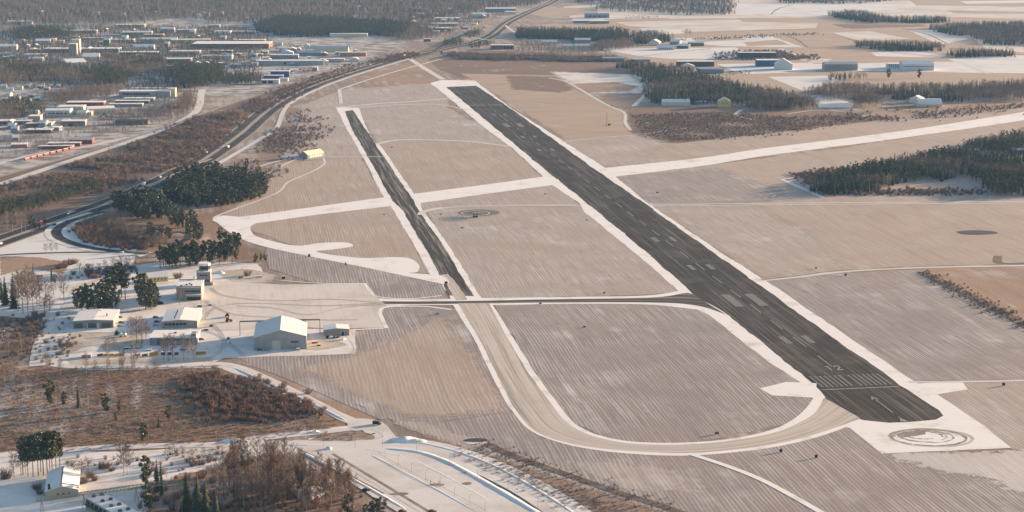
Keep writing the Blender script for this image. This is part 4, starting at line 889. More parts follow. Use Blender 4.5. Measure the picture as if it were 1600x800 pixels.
B('low gabled hall left of the pale gabled hall', 44, 66, 96, 26, 6, 3, 'gx', 'grey', pitch=.25)
B('gabled grey hall with bright end in the far left town', 56, 78, 70, 30, 10, 10, 'gx', 'steel', pitch=.3)
B('small bright store right of the far gabled grey hall', 80, 87, 65, 14, 8, 3, 'flat', 'cream')
B('cream block right of the small bright store', 92, 99, 69, 14, 9, 3, 'flat', 'cream')
B('white gabled hall at the left edge of the far town', -5, 25, 78, 30, 9, 6, 'gx', 'white', pitch=.25)
B('narrow orange block in the far left town', 34, 38, 69, 8, 12, 3, 'flat', 'orange')
B('low hall at the left edge below the white gabled hall', -4, 18, 88, 20, 6, 4, 'gx', 'cream', pitch=.3)
B('long serrated-roof factory with orange end wall', 187, 246, 87, 30, 8, 2, 'flat', 'dark', wins=[('f',10,.02,.75,4,6,2,G)])
B('white hipped hall behind the serrated factory', 208, 240, 78, 30, 8, 4, 'gx', 'white', pitch=.3)
B('orange-ended hall with two pale roofs above the pine stand', 257, 298, 100, 34, 11, 3, 'gx', 'brown', pitch=.1)
B('low white annex in front of the two-roofed hall', 245, 285, 106, 14, 5, 3, 'flat', 'white')
B('huge flat-roofed hall with pinkish snow roof', 300, 420, 76, 85, 12, 1, 'flat', 'brown')
B('long sunlit terrace of yellow halls in the far town', 220, 276, 66, 26, 8, 5, 'gx', 'cream', pitch=.25)
B('bright yellow hall with many bays in the far town', 268, 328, 68, 30, 10, 8, 'flat', 'yellow', wins=[('f',8,.05,.95,5,4,3,Pl)])
B('far pale hall at the foot of the top left forest', 180, 226, 43, 30, 8, 1, 'flat', 'cream')
B('long grey hall in the far town, left of the brown one', 190, 236, 56, 34, 9, 2, 'gx', 'concrete', pitch=.2)
B('low brown hall in the far town', 224, 254, 58, 30, 7, 1, 'flat', 'brown')
B('grey gabled hall under the far forest', 251, 272, 51, 30, 10, 4, 'gx', 'steel', pitch=.3)
B('pale block in the far town right of the grey gabled hall', 276, 304, 52, 30, 10, 1, 'flat', 'concrete')
B('far yellow-grey block left of the dark pine wood', 334, 360, 54, 30, 9, 1, 'flat', 'cream')
B('far blue-grey hall just under the top left forest', 326, 343, 43, 20, 7, 1, 'flat', 'bluegrey')
B('long far hall below the dark pine wood edge', 362, 398, 53, 24, 7, 1, 'flat', 'grey')
B('grey hall with trees in front below the huge hall', 264, 312, 86, 28, 9, 2, 'flat', 'steel', wins=[('f',6,.1,.9,5,4,2,G)])
B('low dark hall right under the huge hall', 328, 362, 83, 20, 6, 1, 'flat', 'dark')
B('white low hall above the car yard', 316, 364, 91, 18, 6, 1, 'flat', 'white')
B('small hall between the low halls above the car yard', 345, 376, 87, 14, 5, 1, 'flat', 'grey')
B('long low white wall building below the serrated factory', 200, 268, 111, 10, 5, 2, 'flat', 'white')
B('far hall on the left under the forest edge', 100, 150, 52, 26, 8, 1, 'flat', 'concrete')
B('far white hall beside the forest edge at the left', 10, 50, 38, 30, 9, 1, 'flat', 'white')
B('low far hall in front of the dark left wood', 120, 178, 63, 20, 6, 1, 'flat', 'grey')
B('pale far hall with long roof behind the green cube', 168, 208, 66, 26, 7, 1, 'flat', 'cream')
# --- works beside the highway
B('very long white hall with sunlit yellow end by the highway', 400, 506, 102, 26, 10, 1, 'flat', 'steel', wins=[('f',1,.4,.46,4,4,5,G)])
B('grey hall with orange end above the very long white hall', 422, 466, 92, 18, 9, 1, 'flat', 'grey')
B('blue-grey gabled hall left of the two blue-roofed halls', 466, 502, 87, 28, 7, 2, 'gx', 'bluegrey', 'metal', .3)
B('longest blue-roofed gabled hall below the pine wood', 478, 544, 81, 30, 8, 2, 'gx', 'cream', 'metal', .3)
B('hall with orange end wall at the scrub edge', 531, 572, 88, 18, 9, 2, 'flat', 'orange')
B('small white arched store nearest the railway', 546, 561, 96, 24, 8, 6, 'ay', 'white')
B('low hall with yellow end behind the stacked goods', 500, 538, 97, 16, 7, 1, 'flat', 'steel')
B('long pale hall alone at the edge of the pine wood', 515, 574, 58, 22, 9, 2, 'flat', 'cream')
B('tallest blue cube by the railway', 423, 452, 122, 18, 14, 1, 'flat', 'blue')
B('middle blue cube with white roof by the railway', 412, 442, 125, 14, 9, 1, 'flat', 'blue')
B('lowest blue and white cube by the railway', 408, 436, 131, 16, 8, 1, 'flat', 'white', wins=[('f',2,.02,.7,3.5,9,5,G)])
B('low cream annex beside the blue cubes', 436, 450, 127, 12, 6, 1, 'flat', 'cream')
B('cream hall with yellow end at the right of the huge hall', 372, 414, 69, 24, 11, 2, 'flat', 'orange')
B('small white gabled store above the grey orange-ended hall', 440, 458, 86, 24, 6, 4, 'gy', 'white', pitch=.3)
B('pale office block in the goods yard', 436, 456, 80, 16, 9, 1, 'flat', 'white', wins=[('f',3,.1,.9,5,3,2,G)])
# --- along the top of the highway
B('white building with tall columns by the far railway', 738, 761, 28, 36, 14, 6, 'flat', 'white', wins=[('r',4,.08,.95,6,4,9,G)])
B('large grey mall with white roof at the top of the highway', 758, 806, 19, 50, 12, 1, 'flat', 'bluegrey')
B('sunlit low store in front of the grey mall', 789, 807, 22, 30, 8, 1, 'flat', 'cream')
B('far blue-grey shed row behind the car yard', 680, 718, 32, 40, 7, 1, 'flat', 'bluegrey')
B('second blue-grey shed row near the far railway', 674, 715, 41, 30, 8, 1, 'flat', 'bluegrey')
B('brown hall with snowy roof near the far railway', 672, 705, 49, 24, 9, 1, 'flat', 'brown')
B('small white box store left of the far railway', 676, 687, 54, 14, 10, 1, 'flat', 'white')
B('brown house with flat snowy roof beside the motorway', 767, 803, 77, 26, 10, 2, 'flat', 'brown', wins=[('f',3,.55,.95,4,4,5,G)])
B('small reddish house beside the far slip road', 662, 673, 65, 12, 7, 1, 'flat', 'red')
B('white-roofed house right of the dark spruce belt front', 845, 872, 69, 26, 6, 1, 'gx', 'white', pitch=.3)
B('long hall with bright yellow end on the far fields', 914, 952, 28, 24, 11, 2, 'gx', 'bluegrey', 'metal', .3, wins=[('f',4,.1,.9,5,5,3,G)])
B('low hall in front of the yellow-ended hall', 922, 952, 37, 22, 8, 1, 'flat', 'grey')
B('white-roofed sheds left of the yellow-ended hall', 896, 921, 36, 22, 7, 1, 'flat', 'bluegrey')
B('white farmhouse at the left of the brown leafless wood', 898, 923, 67, 24, 8, 2, 'gx', 'grey', pitch=.3)
B('long pale barn below the white farmhouse', 880, 922, 76, 20, 7, 1, 'gx', 'cream', pitch=.3)
B('gabled farmhouse facing the small dark wood', 1013, 1030, 71, 22, 8, -20, 'gy', 'white', pitch=.5)
B('long white barn in front of the gabled farmhouse', 1028, 1054, 78, 24, 7, 2, 'gx', 'white', pitch=.35, wins=[('f',6,.1,.9,3,2.5,3,G)])
B('grey gabled barn right of the long white barn', 1046, 1062, 70, 20, 8, -24, 'gx', 'grey', pitch=.5)
B('dark barn nearest the farm lane', 1057, 1076, 76, 20, 7, -20, 'gx', 'dark', pitch=.4)
B('small dark green shed at the right of the farm', 1076, 1100, 72, 16, 8, 2, 'gx', 'green', pitch=.3)
B('left pale metal shed behind the slanting spruce wood', 942, 975, 96, 24, 7, 1, 'gx', 'grey', 'metal', .2)
B('right pale metal shed behind the slanting spruce wood', 982, 1016, 97, 20, 6, 1, 'flat', 'grey', 'metal')
# --- works on the right beyond the spruces
B('long dark hall with white roof edge left of the yard', 1058, 1116, 104, 24, 11, 1, 'flat', 'dark')
B('white gabled hall with dark gate before the spruces', 1066, 1086, 110, 26, 9, 3, 'gy', 'white', pitch=.35, wins=[('f',1,.3,.75,3.5,7,6.5,G)])
B('low blue-grey hall by the snowy vehicle yard', 1091, 1131, 115, 24, 9, 1, 'gx', 'bluegrey', 'metal', .2)
B('longest dark hall on the right beside the field lane', 1154, 1213, 91, 22, 13, 1, 'flat', 'dark')
B('dark blue hall next to the white arched store', 1183, 1217, 104, 30, 14, 1, 'flat', 'blue')
B('white arched store beside the dark blue hall', 1211, 1238, 109, 30, 12, -4, 'gy', 'white', pitch=.6)
B('yellow house with white gable by the spruce wood', 1123, 1142, 168, 14, 11, 2, 'gy', 'yellow', pitch=.55, wins=[('f',2,.2,.8,7.5,1.6,2,G),('f',2,.15,.85,3,2,2.4,Pl)], name='house', cat='house')
B('wide white tent hall left of the yellow house', 1035, 1078, 165, 18, 6, 1, 'gx', 'white', pitch=.5)
B('small white-roofed garage left of the yellow house', 1088, 1104, 163, 9, 5, 1, 'flat', 'bluegrey')
B('grey field hall with plain white roof', 1289, 1340, 110, 38, 13, 0, 'gx', 'concrete', 'metal', .2)
B('broad white school with hipped snow roof', 1410, 1459, 110, 46, 13, -3, 'gx', 'white', pitch=.25, wins=[('f',1,.02,.98,8.5,60,1.0,G)])
B('two storey wing of the white school', 1386, 1414, 107, 26, 10, -6, 'flat', 'white', wins=[('f',8,.08,.95,7.5,2.5,1.8,G),('f',8,.08,.95,3.5,2.5,1.8,G)])
B('white arched hall with sunlit end by the scrub', 1434, 1472, 167, 26, 13, 1, 'ax', 'cream', name='arched_hall')
B('grey gabled shed behind the white arched hall', 1420, 1440, 161, 18, 8, -30, 'gy', 'white', pitch=.4)
B('small white house between trees on the far right fields', 1436, 1444, 31, 14, 9, 2, 'gx', 'white', pitch=.5, name='house', cat='house')
B('farm shed with red roof at the right edge wood', 1582, 1602, 240, 12, 5, 2, 'gx', 'red', pitch=.4, name='barn', cat='barn')
B('white roofed shed in the right-hand wood', 1512, 1530, 239, 10, 4, 2, 'gx', 'grey', pitch=.3, name='barn', cat='barn')
# yellow shed on the airfield
B('lone shed with bright yellow roof on the airfield', 466, 483, 247.5, 34, 5.5, -36, 'gy', 'bluegrey', 'yellow', .55, wins=[('r',5,.12,.88,2.6,4.2,3.6,Pl)], name='airfield_shed', cat='shed')
FG = 'small stores crowded between the far town halls'
for k in range(110):
    x, y = random.choice(((random.uniform(0,330), random.uniform(46,100)), (random.uniform(300,560), random.uniform(62,112)), (random.uniform(0,260), random.uniform(160,225)), (random.uniform(640,760), random.uniform(16,52))))
    if 262 < y+x*.62 and y > 150: continue
    w_ = random.uniform(8,24)*PM(y)/.7*.62
    cl, rf = random.choice(['white','cream','grey','brown','steel','concrete','bluegrey']), random.choice(['flat','gx','gx','gy'])
    zone = 'lower works by the railway' if y > 150 else ('works beside the highway' if 300 < x < 600 else ('far motorway sheds' if x > 600 else 'far left town'))
    B(f'{"flat" if rf == "flat" else "gabled"} {cl.replace("steel","pale grey").replace("bluegrey","blue-grey")} store crowded into the {zone}', x, x+w_, y, random.uniform(10,26), random.uniform(4,9), random.uniform(-6,14), rf, cl, pitch=.35)['group'] = FG
# far houses
HG = 'small houses of the far suburbs'
k = 0
for (x, y, rt) in ((2,137,10),(8,150,-20),(14,142,12),(22,156,-15),(27,140,5),(34,148,20),(38,137,-10),(46,152,-5),(52,144,15),(58,138,-12),(62,136,8),(68,141,-8),(76,137,10),(30,163,6),(40,160,-18),(12,166,4),(55,157,10),(3,158,-6),(48,135,12),(88,137,0)):
    w_ = random.uniform(5.5,9); cl = random.choice(['white','cream','yellow','grey','brown']); B(f'{"larger" if w_ > 7.3 else "small"} {cl} snow-roofed house in the cluster left of the brown wood', x, x+w_, y, 9, 4, rt, 'gx', cl, pitch=.6, name='house', cat='house')['group'] = HG
for (x, y, rt) in ((300,23,10),(307,27,-8),(314,24,4),(312,30,12),(322,26,-12),(332,20,5),(342,24,-5),(240,23,8),(190,26,0),(150,24,4),(60,22,-4),(12,26,6),(655,16,2),(662,19,-6),(560,14,8),(700,18,4),(980,6,3),(990,8,-6),(1005,4,8),(930,7,2),(940,5,-3)):
    w_ = random.uniform(4,7); B('tiny white house showing through the far forest', x, x+w_, y, 12, 9, rt, 'gx', random.choice(['white','cream']), pitch=.5, name='house', cat='house')['group'] = 'houses in the far forest'

# ------------------------------------------------------------------ airport buildings
A = 8
def airport(label, px, by, wd, d, h, roof, wall, rc='snow', pitch=.1, wins=(), rot=A, name='building', over=.4, cat='building'):
    return B(label, px-wd*PM(by)/2, px+wd*PM(by)/2, by, d, h, rot, roof, wall, rc, pitch, wins, name, cat, True, over)
hg = airport('large grey hangar with white gabled roof by the apron', 438.5, 546.5, 41, 50, 10.5, 'gy', 'steel', 'pale', pitch=.27, name='hangar', cat='hangar', rot=6,
    wins=[('f',5,.70,.845,6.2,1.0,1.1,G),('f',1,.34,.50,3.6,6.2,7.2,Pl),('f',1,.53,.545,1.3,1.2,2.3,Dr)])
b = MB()
for x in (-34, 31): b.box(x-.25, x+.25, 50.2, 50.7, 0, 12.2)
b.box(-34, 31, 50.15, 50.8, 11.6, 12.6); b.build('door_rail', plain('rail_steel', (.16,.15,.15), .6), hg)
b = MB()
for k in range(42): b.box(-20.5+k, -20.42+k, -.09, -.02, 0, 10.4)
b.build('cladding_rib', plain('cladding', (.31,.32,.335), .7), hg)['kind'] = 'stuff'
airport('low white-roofed garage beside the hangar', 526, 525, 20.5, 15, 5.4, 'gy', 'concrete', pitch=.10, wins=[('f',1,.70,.80,1.6,1.6,3,G)], name='garage', cat='garage')
gb = airport('long garage with three wide doors by the pines', 146, 513, 33, 40, 6.4, 'gy', 'grey', pitch=.05, name='garage', cat='garage', rot=5,
    wins=[('f',1,.04,.24,2.5,6.5,4.2,Dk),('f',1,.36,.60,2.5,7.4,4.2,Dk),('f',1,.70,.96,2.5,8,4.2,Dk),('f',2,.27,.72,2.3,2.6,4.2,Pl)])
for x, y, hh in ((9.5, 14, 2.6), (1.5, 33, 1.2)): panel('chimney', gb, WM['dark'], x, y, 6.8+hh/2, .9, .9, hh)
bw = airport('white-roofed workshop hall above the long dark building', 281, 513, 29, 46, 6, 'gy', 'concrete', pitch=.09, name='workshop', cat='building', rot=5,
    wins=[('f',6,.06,.70,3.6,2.6,2.0,G)])
for k in range(5): panel('roof_vent', bw, WM['dark'], -4.6+.02*k, 5+k*6.5, 8.0, .9, .9, 1.6)
bl = airport('long low dark building in the shade above the bare trees', 271, 539.5, 37, 25, 6.4, 'flat', 'bluegrey', name='building', rot=3,
    wins=[('f',6,.14,.85,4.4,4.0,.9,G),('f',1,.16,.20,1.6,1.4,3,G),('f',3,.55,.95,1.6,3,2.4,Dr)])
panel('roof_block', bl, WM['grey'], 16.2, 4.5, 6.9, 4, 9, 4.4); panel('roof_vent', bl, WM['dark'], 0, 14, 7.0, 2, 2, 1)
tm = airport('three storey terminal with flat snowy roof', 295.5, 469.5, 22, 31, 12, 'flat', 'concrete', name='terminal', rot=5,
    wins=[('f',7,.34,.96,8.4,1.6,1.5,G),('f',5,.42,.96,2.0,2.2,3.2,G)])
for y0, z0, hh in ((0,12,.9),(31,12,.9)): panel('parapet', tm, WM['concrete'], 0, y0, 12.55, 22.8, .5, .9)
panel('balcony', tm, M_roofs, 4.0, -1.6, 5.6, 13.4, 3.2, .5); panel('balcony', tm, WM['concrete'], 4.0, -3.0, 4.6, 13.4, .3, 1.6)
panel('chimney', tm, WM['white'], 2.4, 30.0, 14.2, 1.6, 1.6, 4.2)
for x, y in ((-2.5, 8), (0, 12), (2, 7), (-7, 4)): panel('roof_vent', tm, WM['dark'], x, y, 12.9, 1.4, 1.4, 1.3)
ann = airport('beige barracks with hip roof behind the dark pines', 247, 440.5, 19, 11, 4.6, 'gx', 'yellow', pitch=.5, rot=22, name='house', cat='house', wins=[('f',5,.08,.95,2.6,1.1,1.4,G)])
tw = airport('control tower with dark glass cab and white cap', 318.5, 446, 12.5, 12, 12.8, 'flat', 'concrete', name='control_tower', cat='tower', rot=5, wins=[('f',4,.12,.92,4.4,1.6,2.2,G),('f',3,.2,.8,9.6,1.8,1.4,G)])
def ngon(parent, name, mat, cx, cy, z0, z1, r0, r1, n=8):
    b = MB(); b.tube((cx,cy,z0), (cx,cy,z1), r0, r1, n, 0, True); return b.build(name, mat, parent)
ngon(tw, 'cab_base', WM['concrete'], .6, 6, 13.0, 14.4, 5.2, 5.4)
cab = ngon(tw, 'cab_glass', plain('cab_glass', (.03,.06,.065), .15, .1), .6, 6, 14.4, 18.2, 4.6, 5.1)
for k in range(8):
    a = math.pi/4*k; b = MB(); b.tube((.6+4.65*math.cos(a), 6+4.65*math.sin(a), 14.4), (.6+5.15*math.cos(a), 6+5.15*math.sin(a), 18.2), .14, .14, 4); b.build('mullion', WM['dark'], cab)
ngon(tw, 'cap_roof', M_roofs, .6, 6, 18.2, 20.2, 6.0, 5.6); panel('side_stair', tw, WM['concrete'], 7.2, 3, 1.2, 2.6, 8, 2.6)
# house and long block at the bottom left
hs = airport('beige house with steep snow roof at the bottom left', 97, 778, 19, 39, 4.4, 'gy', 'beige', pitch=.30, rot=12, name='house', cat='house', wins=[('f',3,.3,.8,2.4,1.3,1.2,G)])
panel('chimney', hs, WM['dark'], -7.2, 1.4, 6.2, 1.5, 1.5, 5.0)
for k in range(13): panel('ridge_board', hs, WM['dark'], (-.35 if k % 2 else -.15), 1+k*3.0, 7.62, .9, 1.7, .2)
fb = empty('long_block', (0,0,0)); tag(fb, 'long flat-roofed block with dark roof vents cut by the bottom edge', 'building')
pA, pB = W(161,770,7.5), W(215,800,7.5); dv = (pB-pA).normalized(); ang = math.atan2(dv.y, dv.x)
fb.location = (pA.x, pA.y, 0); fb.rotation_euler = (0,0,ang)
b = MB(); b.box(0,80,-11,0,-.2,7.1); b.build('wall', WM['concrete'], fb); b = MB(); b.box(-.4,80.4,-11.4,.4,7.1,7.6); ROOF[fb.name] = b.build('roof', M_roofs, fb)
for k in range(5):
    panel('roof_vent', fb, WM['dark'], 4+k*11, -2.6, 8.2, 1.8, 1.8, 1.4); panel('roof_vent', fb, WM['dark'], 4+k*11, -7.6, 8.2, 1.8, 1.8, 1.4)
for k in range(14): panel('window', fb, M_glass, 3+k*5.4, -11.06, 4.9, 3.6, .16, 1.6)
b = MB(); b.box(1,79,-12.6,-11.1,3.0,3.25); b.box(1,79,-12.6,-12.5,3.25,4.2); b.build('balcony', WM['dark'], fb)
# ------------------------------------------------------------------ single trees
def spots(pts, sx, sy):                       # scattered places inside an outline on the map
    out = []; xs = [p[0] for p in pts]; ys = [p[1] for p in pts]; y = min(ys)
    while y < max(ys):
        x = min(xs)+random.uniform(0, sx)
        while x < max(xs):
            q = (x+random.uniform(-.35,.35)*sx, y+random.uniform(-.4,.4)*sy)
            if inside(pts, np.array([q[0]]), np.array([q[1]]))[0]: out.append(q)
            x += sx
        y += sy
    return out
def grove(pts, sx, sy, kinds, h, label, group, xy=1.0):
    for x, y in spots(pts, sx, sy): tree(random.choice(kinds), x, y, random.uniform(*h), label, group, xy)
GP = 'pines of the grove between highway and airport'
grove([(248,304),(270,288),(300,276),(330,274),(370,282),(412,292),(422,304),(400,314),(370,320),(330,327),(300,326),(270,318)], 8, 4.4, ['youngpine'], (17,26), 'dark green pine in the dense grove above the old runway end', GP, 1.25)
grove([(178,326),(215,316),(245,318),(264,332),(258,348),(215,345),(185,336)], 8, 4.6, ['pine','youngpine'], (20,30), 'dark pine between the highway and the loop road', GP, 1.25)
grove([(262,336),(300,346),(316,372),(302,384),(288,366),(262,354)], 8, 6, ['youngpine','pine'], (17,26), 'pine on the slope left of the roundabout bend', GP)
grove([(226,366),(266,364),(270,374),(240,379)], 9, 5, ['youngpine'], (15,21), 'low round pine beside the red willow thicket', GP, 1.15)
grove([(232,424),(265,410),(300,406),(330,402),(350,398),(378,396),(374,410),(340,416),(300,421)], 8.5, 6, ['pine','pine','youngpine'], (24,38), 'tall pine in the dark stand behind the control tower', GP, 1.0)
grove([(384,408),(410,402),(420,408),(395,416)], 8, 5, ['youngpine'], (11,16), 'small pine clump right of the control tower', GP, 1.1)
tree('youngpine', 365, 390, 27, 'lone round pine on the snow bank below the old runway end', None, 1.0)
tree('pine', 344, 386, 30, 'tall pine at the right of the roundabout bend')
tree('youngpine', 386, 266, 18, 'lone pine on the scrub bank beside the service road'); tree('spruce', 367, 272, 20, 'slim spruce rising behind the pine grove')
for x, y, h in ((4,362,25),(12,360,30),(20,363,28),(27,361,34),(34,364,33),(40,362,26)): tree('birch', x, y, h, 'leafless birch in the clump left of the highway', 'birches left of the highway')
for x, y, h in ((72,396,16),(80,397,18),(88,395,15)): tree('bare', x, y, h, 'small bare tree on the snow inside the highway bend', 'bare trees in the highway bend', 1.0)
for x, y, h in ((55,358,16),(62,357,14),(70,352,12),(48,352,15)): tree('youngpine', x, y, h, 'low pine beside the highway hard shoulder', 'low pines beside the highway', 1.2)
PG = 'dark pines beside the long garage'
for x, y, h in ((120,482,30),(128,484,36),(138,485,38),(148,484,41),(157,486,43),(166,485,40),(174,484,37),(182,482,33),(135,478,34),(160,477,40)): tree('youngpine', x, y, h, 'broad dark pine behind the long garage', PG, 1.0)
for x, y, h in ((170,462,40),(180,466,48),(190,464,52),(196,468,46)): tree('pine', x, y, h, 'tall dark pine between garage and barracks', PG, 1.1)
for x, y, h in ((216,462,36),(222,470,42),(228,484,56),(236,484,46),(242,482,38),(222,480,40)): tree('youngpine', x, y, h, 'dark pine left of the terminal car park', PG, .9)
tree('spruce', 9, 477, 46, 'dark spruce at the left edge beside the brown birches'); tree('spruce', 22, 482, 52, 'taller dark spruce beside the brown birches'); tree('spruce', 3, 470, 36, 'spruce cut by the left edge')
for x, y, h in ((28,486,60),(36,490,66),(44,492,72),(52,486,62),(30,476,52),(58,478,48),(44,474,60)): tree('birch', x, y, h, 'tall brown leafless birch at the left of the airport', 'tall birches left of the airport', .95)
for x, y, h in ((62,470,36),(72,474,42),(84,462,26),(100,469,40),(96,450,30)): tree('bare', x, y, h, 'bare tree beside the airport entrance road', 'bare trees by the entrance road')
tree('bare', 78, 488, 30, 'dense dark round bare tree above the white van', None, 1.5); tree('bare', 70, 490, 28, 'dark bare shrub tree left of the white van', None, 1.4)
tree('spruce', 81, 440, 22, 'small dark spruce by the entrance road'); tree('column', 52, 430, 20, 'slim dark conifer above the entrance road'); tree('youngpine', 86, 443, 14, 'bushy small conifer by the entrance road')
for x, y, h in ((205,528,34),(214,536,42),(222,538,44),(228,530,30)): tree('bare', x, y, h, 'reddish bare tree left of the long dark building', 'bare trees left of the dark building', 1.0)
for x, y, h in ((169,566,40),(210,577,44),(192,580,34)): tree('birch', x, y, h, 'thin bare birch in front of the row of ploughs', 'thin birches by the ploughs', .8)
for x, y, h in ((256,562,36),(263,565,44),(270,560,38)): tree('bare', x, y, h, 'round bare tree in front of the long dark building', 'round bare trees by the dark building', .9)
for x, y, h in ((287,562,42),(297,566,40),(303,560,32)): tree('birch', x, y, h, 'bare birch at the right of the long dark building', 'birches right of the dark building', .8)
tree('bare', 281, 477, 30, 'bare tree in front of the terminal', None, 1.0); tree('bare', 178, 544, 16, 'small bushy tree in the yard above the ploughs', None, 1.2)
bush(387, 431, 9, 'round brown bush on the snow right of the tower', None, False, 1.3); bush(278, 435, 10, 'brown bush between barracks and tower', None, False, 1.4)
for x, y, w_ in ((100,418,9),(108,414,10),(92,420,8),(116,412,8)): bush(x, y, w_, 'red-brown bush on the verge above the entrance road', 'verge bushes above the entrance road', True, 1.6)
for x, y in ((125,432),(135,430),(145,428),(155,427),(165,425),(178,423),(190,420),(200,417),(212,412)): tree('bare', x, y, random.uniform(16,24), 'leafless tree on the shaded bank behind the garage', 'leafless trees on the shaded bank', 1.2)
MC = 'small conifers of the meadow'
for x, y, h, l in ((79,632,38,'leftmost bushy pine of the meadow'),(100,634,22,'low pine second from the left in the meadow'),(123,637,36,'slim tall pine in the meadow'),(166,645,30,'round dark pine standing alone in the meadow'),(181,658,14,'small pine below the round meadow pine'),(186,643,16,'small pine right of the round meadow pine'),(224,691,30,'dark pine near the road in the lower meadow'),(248,668,22,'slim dark pine in the middle of the meadow'),(264,656,22,'pale leaning pine beside the willow thicket')):
    tree('youngpine' if 'slim' not in l else 'spruce', x, y, h, l, MC, 1.0 if 'slim' not in l else .8)
for x, y, h in ((138,640,32),(110,628,30),(88,630,34),(232,690,34),(270,688,34),(212,660,22),(166,678,20),(338,684,22),(310,660,22),(60,600,26),(40,612,24),(150,592,30),(190,590,28),(230,596,26),(120,596,24),(255,612,22),(75,584,30),(95,588,28),(135,584,34),(170,590,32),(208,588,30),(245,590,28),(20,590,34),(8,604,36),(30,640,30),(50,660,28),(14,560,38),(34,556,36)):
    tree('birch', x, y, h, 'thin leafless birch standing in the brown meadow', 'thin birches of the meadow', .75)
PB = 'pine clump above the beige house'
for x, y, h in ((36,742,58),(44,744,62),(52,745,64),(60,744,66),(68,743,66),(74,742,64),(82,741,66),(88,738,64),(94,735,58),(64,738,62),(78,734,60)): tree('pine', x, y, h, 'tall dark pine of the clump above the beige house', PB, .8)
for x, y, h in ((22,746,40),(33,744,44),(40,740,38)): tree('bare', x, y, h, 'bare tree at the left of the dark pine clump', 'bare trees by the dark pine clump', .8)
bush(9, 748, 16, 'dense shrub at the left edge of the bottom garden', None, False, 1.3)
tree('birch', 194, 744, 62, 'broad golden birch on the road bank', None, 1.1); tree('birch', 199, 742, 50, 'slimmer birch beside the broad golden birch', None, .9)
tree('youngpine', 227, 756, 44, 'broad green pine above the white lattice girder', None, 1.1); tree('youngpine', 232, 796, 44, 'broad pine below the white lattice girder', None, 1.1)
tree('spruce', 246, 768, 52, 'slim spruce right of the broad green pine', None, .9); tree('column', 253, 776, 56, 'very narrow dark spruce at the girder end')
for x, y, h, l in ((293,800,66,'leftmost of the dark spruces at the bottom edge'),(309,812,72,'tallest dark spruce at the bottom edge'),(322,815,64,'third dark spruce at the bottom edge'),(338,818,52,'smallest dark spruce at the bottom edge'),(283,812,26,'little spruce left of the bottom spruces')): tree('spruce', x, y, h, l, 'dark spruces at the bottom edge', 1.1)
for x, y, h in ((120,748,18),(128,744,26),(138,742,28),(115,738,20),(108,742,22)): tree('bare', x, y, h, 'bare shrub tree behind the beige house', 'shrub trees behind the beige house', 1.4)
for x, y in ((141,746),(148,751),(131,755),(62,772),(58,765),(165,732),(175,736),(158,730)): bush(x, y, random.uniform(7,11), 'grey-brown garden bush around the beige house', 'garden bushes', False, 1.5)
BT = 'leafless trees of the thicket beside the parking lot'
grove([(335,800),(345,760),(372,735),(392,740),(398,800)], 12, 11, ['birch','alder','bare'], (46,74), 'tall brown leafless tree at the left of the bottom thicket', BT, .75)
grove([(398,742),(440,722),(465,730),(480,745),(470,800),(405,800)], 13, 11, ['bare','alder','birch'], (40,64), 'grey leafless tree in the middle of the bottom thicket', BT, .8)
grove([(470,760),(500,752),(545,765),(560,800),(470,812)], 11, 9, ['alder','birch'], (34,56), 'brown leafless tree at the right of the bottom thicket', BT, .8)
for x, y, h in ((540,772,40),(532,768,34)): tree('birch', x, y, h, 'pale bare birch rising over the parking lot edge', BT, .8)
for x, y, h in ((545,812,40),(585,812,34),(595,815,38),(572,816,28)): tree('youngpine', x, y, h, 'dark conifer at the bottom edge beside the parking lot', 'conifers by the parking lot', .9)
for x, y, h in ((270,712,22),(262,720,24),(285,716,20),(300,724,24),(318,720,22),(330,728,26)): tree('bare', x, y, h, 'small bare tree on the bank above the bottom spruces', 'small bare trees on the road bank', 1.0)
for x, l in ((673,'left'),(686,'right')): tree('column', x, 758 if x < 680 else 757, 9, f'{l} of two tiny columnar conifers in the parking lot')
# far single trees
for x, y, h, l in ((1388,122,14,'broad lone pine in the field before the school'),(1436,122,14,'narrow lone pine in the field right of the school')): tree('youngpine', x, y, h, l, None, 1.2)
for x, y, h in ((1072,55,10),(1078,56,9)): tree('bare', x, y, h, 'bare tree of the pair alone in the tan field', 'pair of field trees', 1.4)
wood('town_trees', 'scattered trees and hedges among the town buildings', 'trees', [(-40,45),(180,42),(380,45),(420,60),(400,115),(270,150),(0,135),(-40,100)], 11, dict(spruce=.25, pine=.3, bare=.45), (7,13), .22, 1.1)
wood('town_trees', 'hedges and young trees among the lower works', 'trees', [(-40,180),(60,170),(180,150),(290,145),(280,185),(150,225),(-40,260)], 11, dict(bare=.8, pine=.2), (5,9), .3, 1.0)
wood('town_trees', 'bare trees around the far motorway sheds', 'trees', [(640,20),(740,12),(790,24),(740,40),(700,58),(640,60)], 16, dict(bare=.7, pine=.3), (7,12), .1, 1.2)
wood('town_trees', 'bare trees and hedges behind the runway end', 'trees', [(800,66),(940,72),(960,88),(820,88)], 13, dict(bare=.8, pine=.2), (6,11), .2, 1.2)

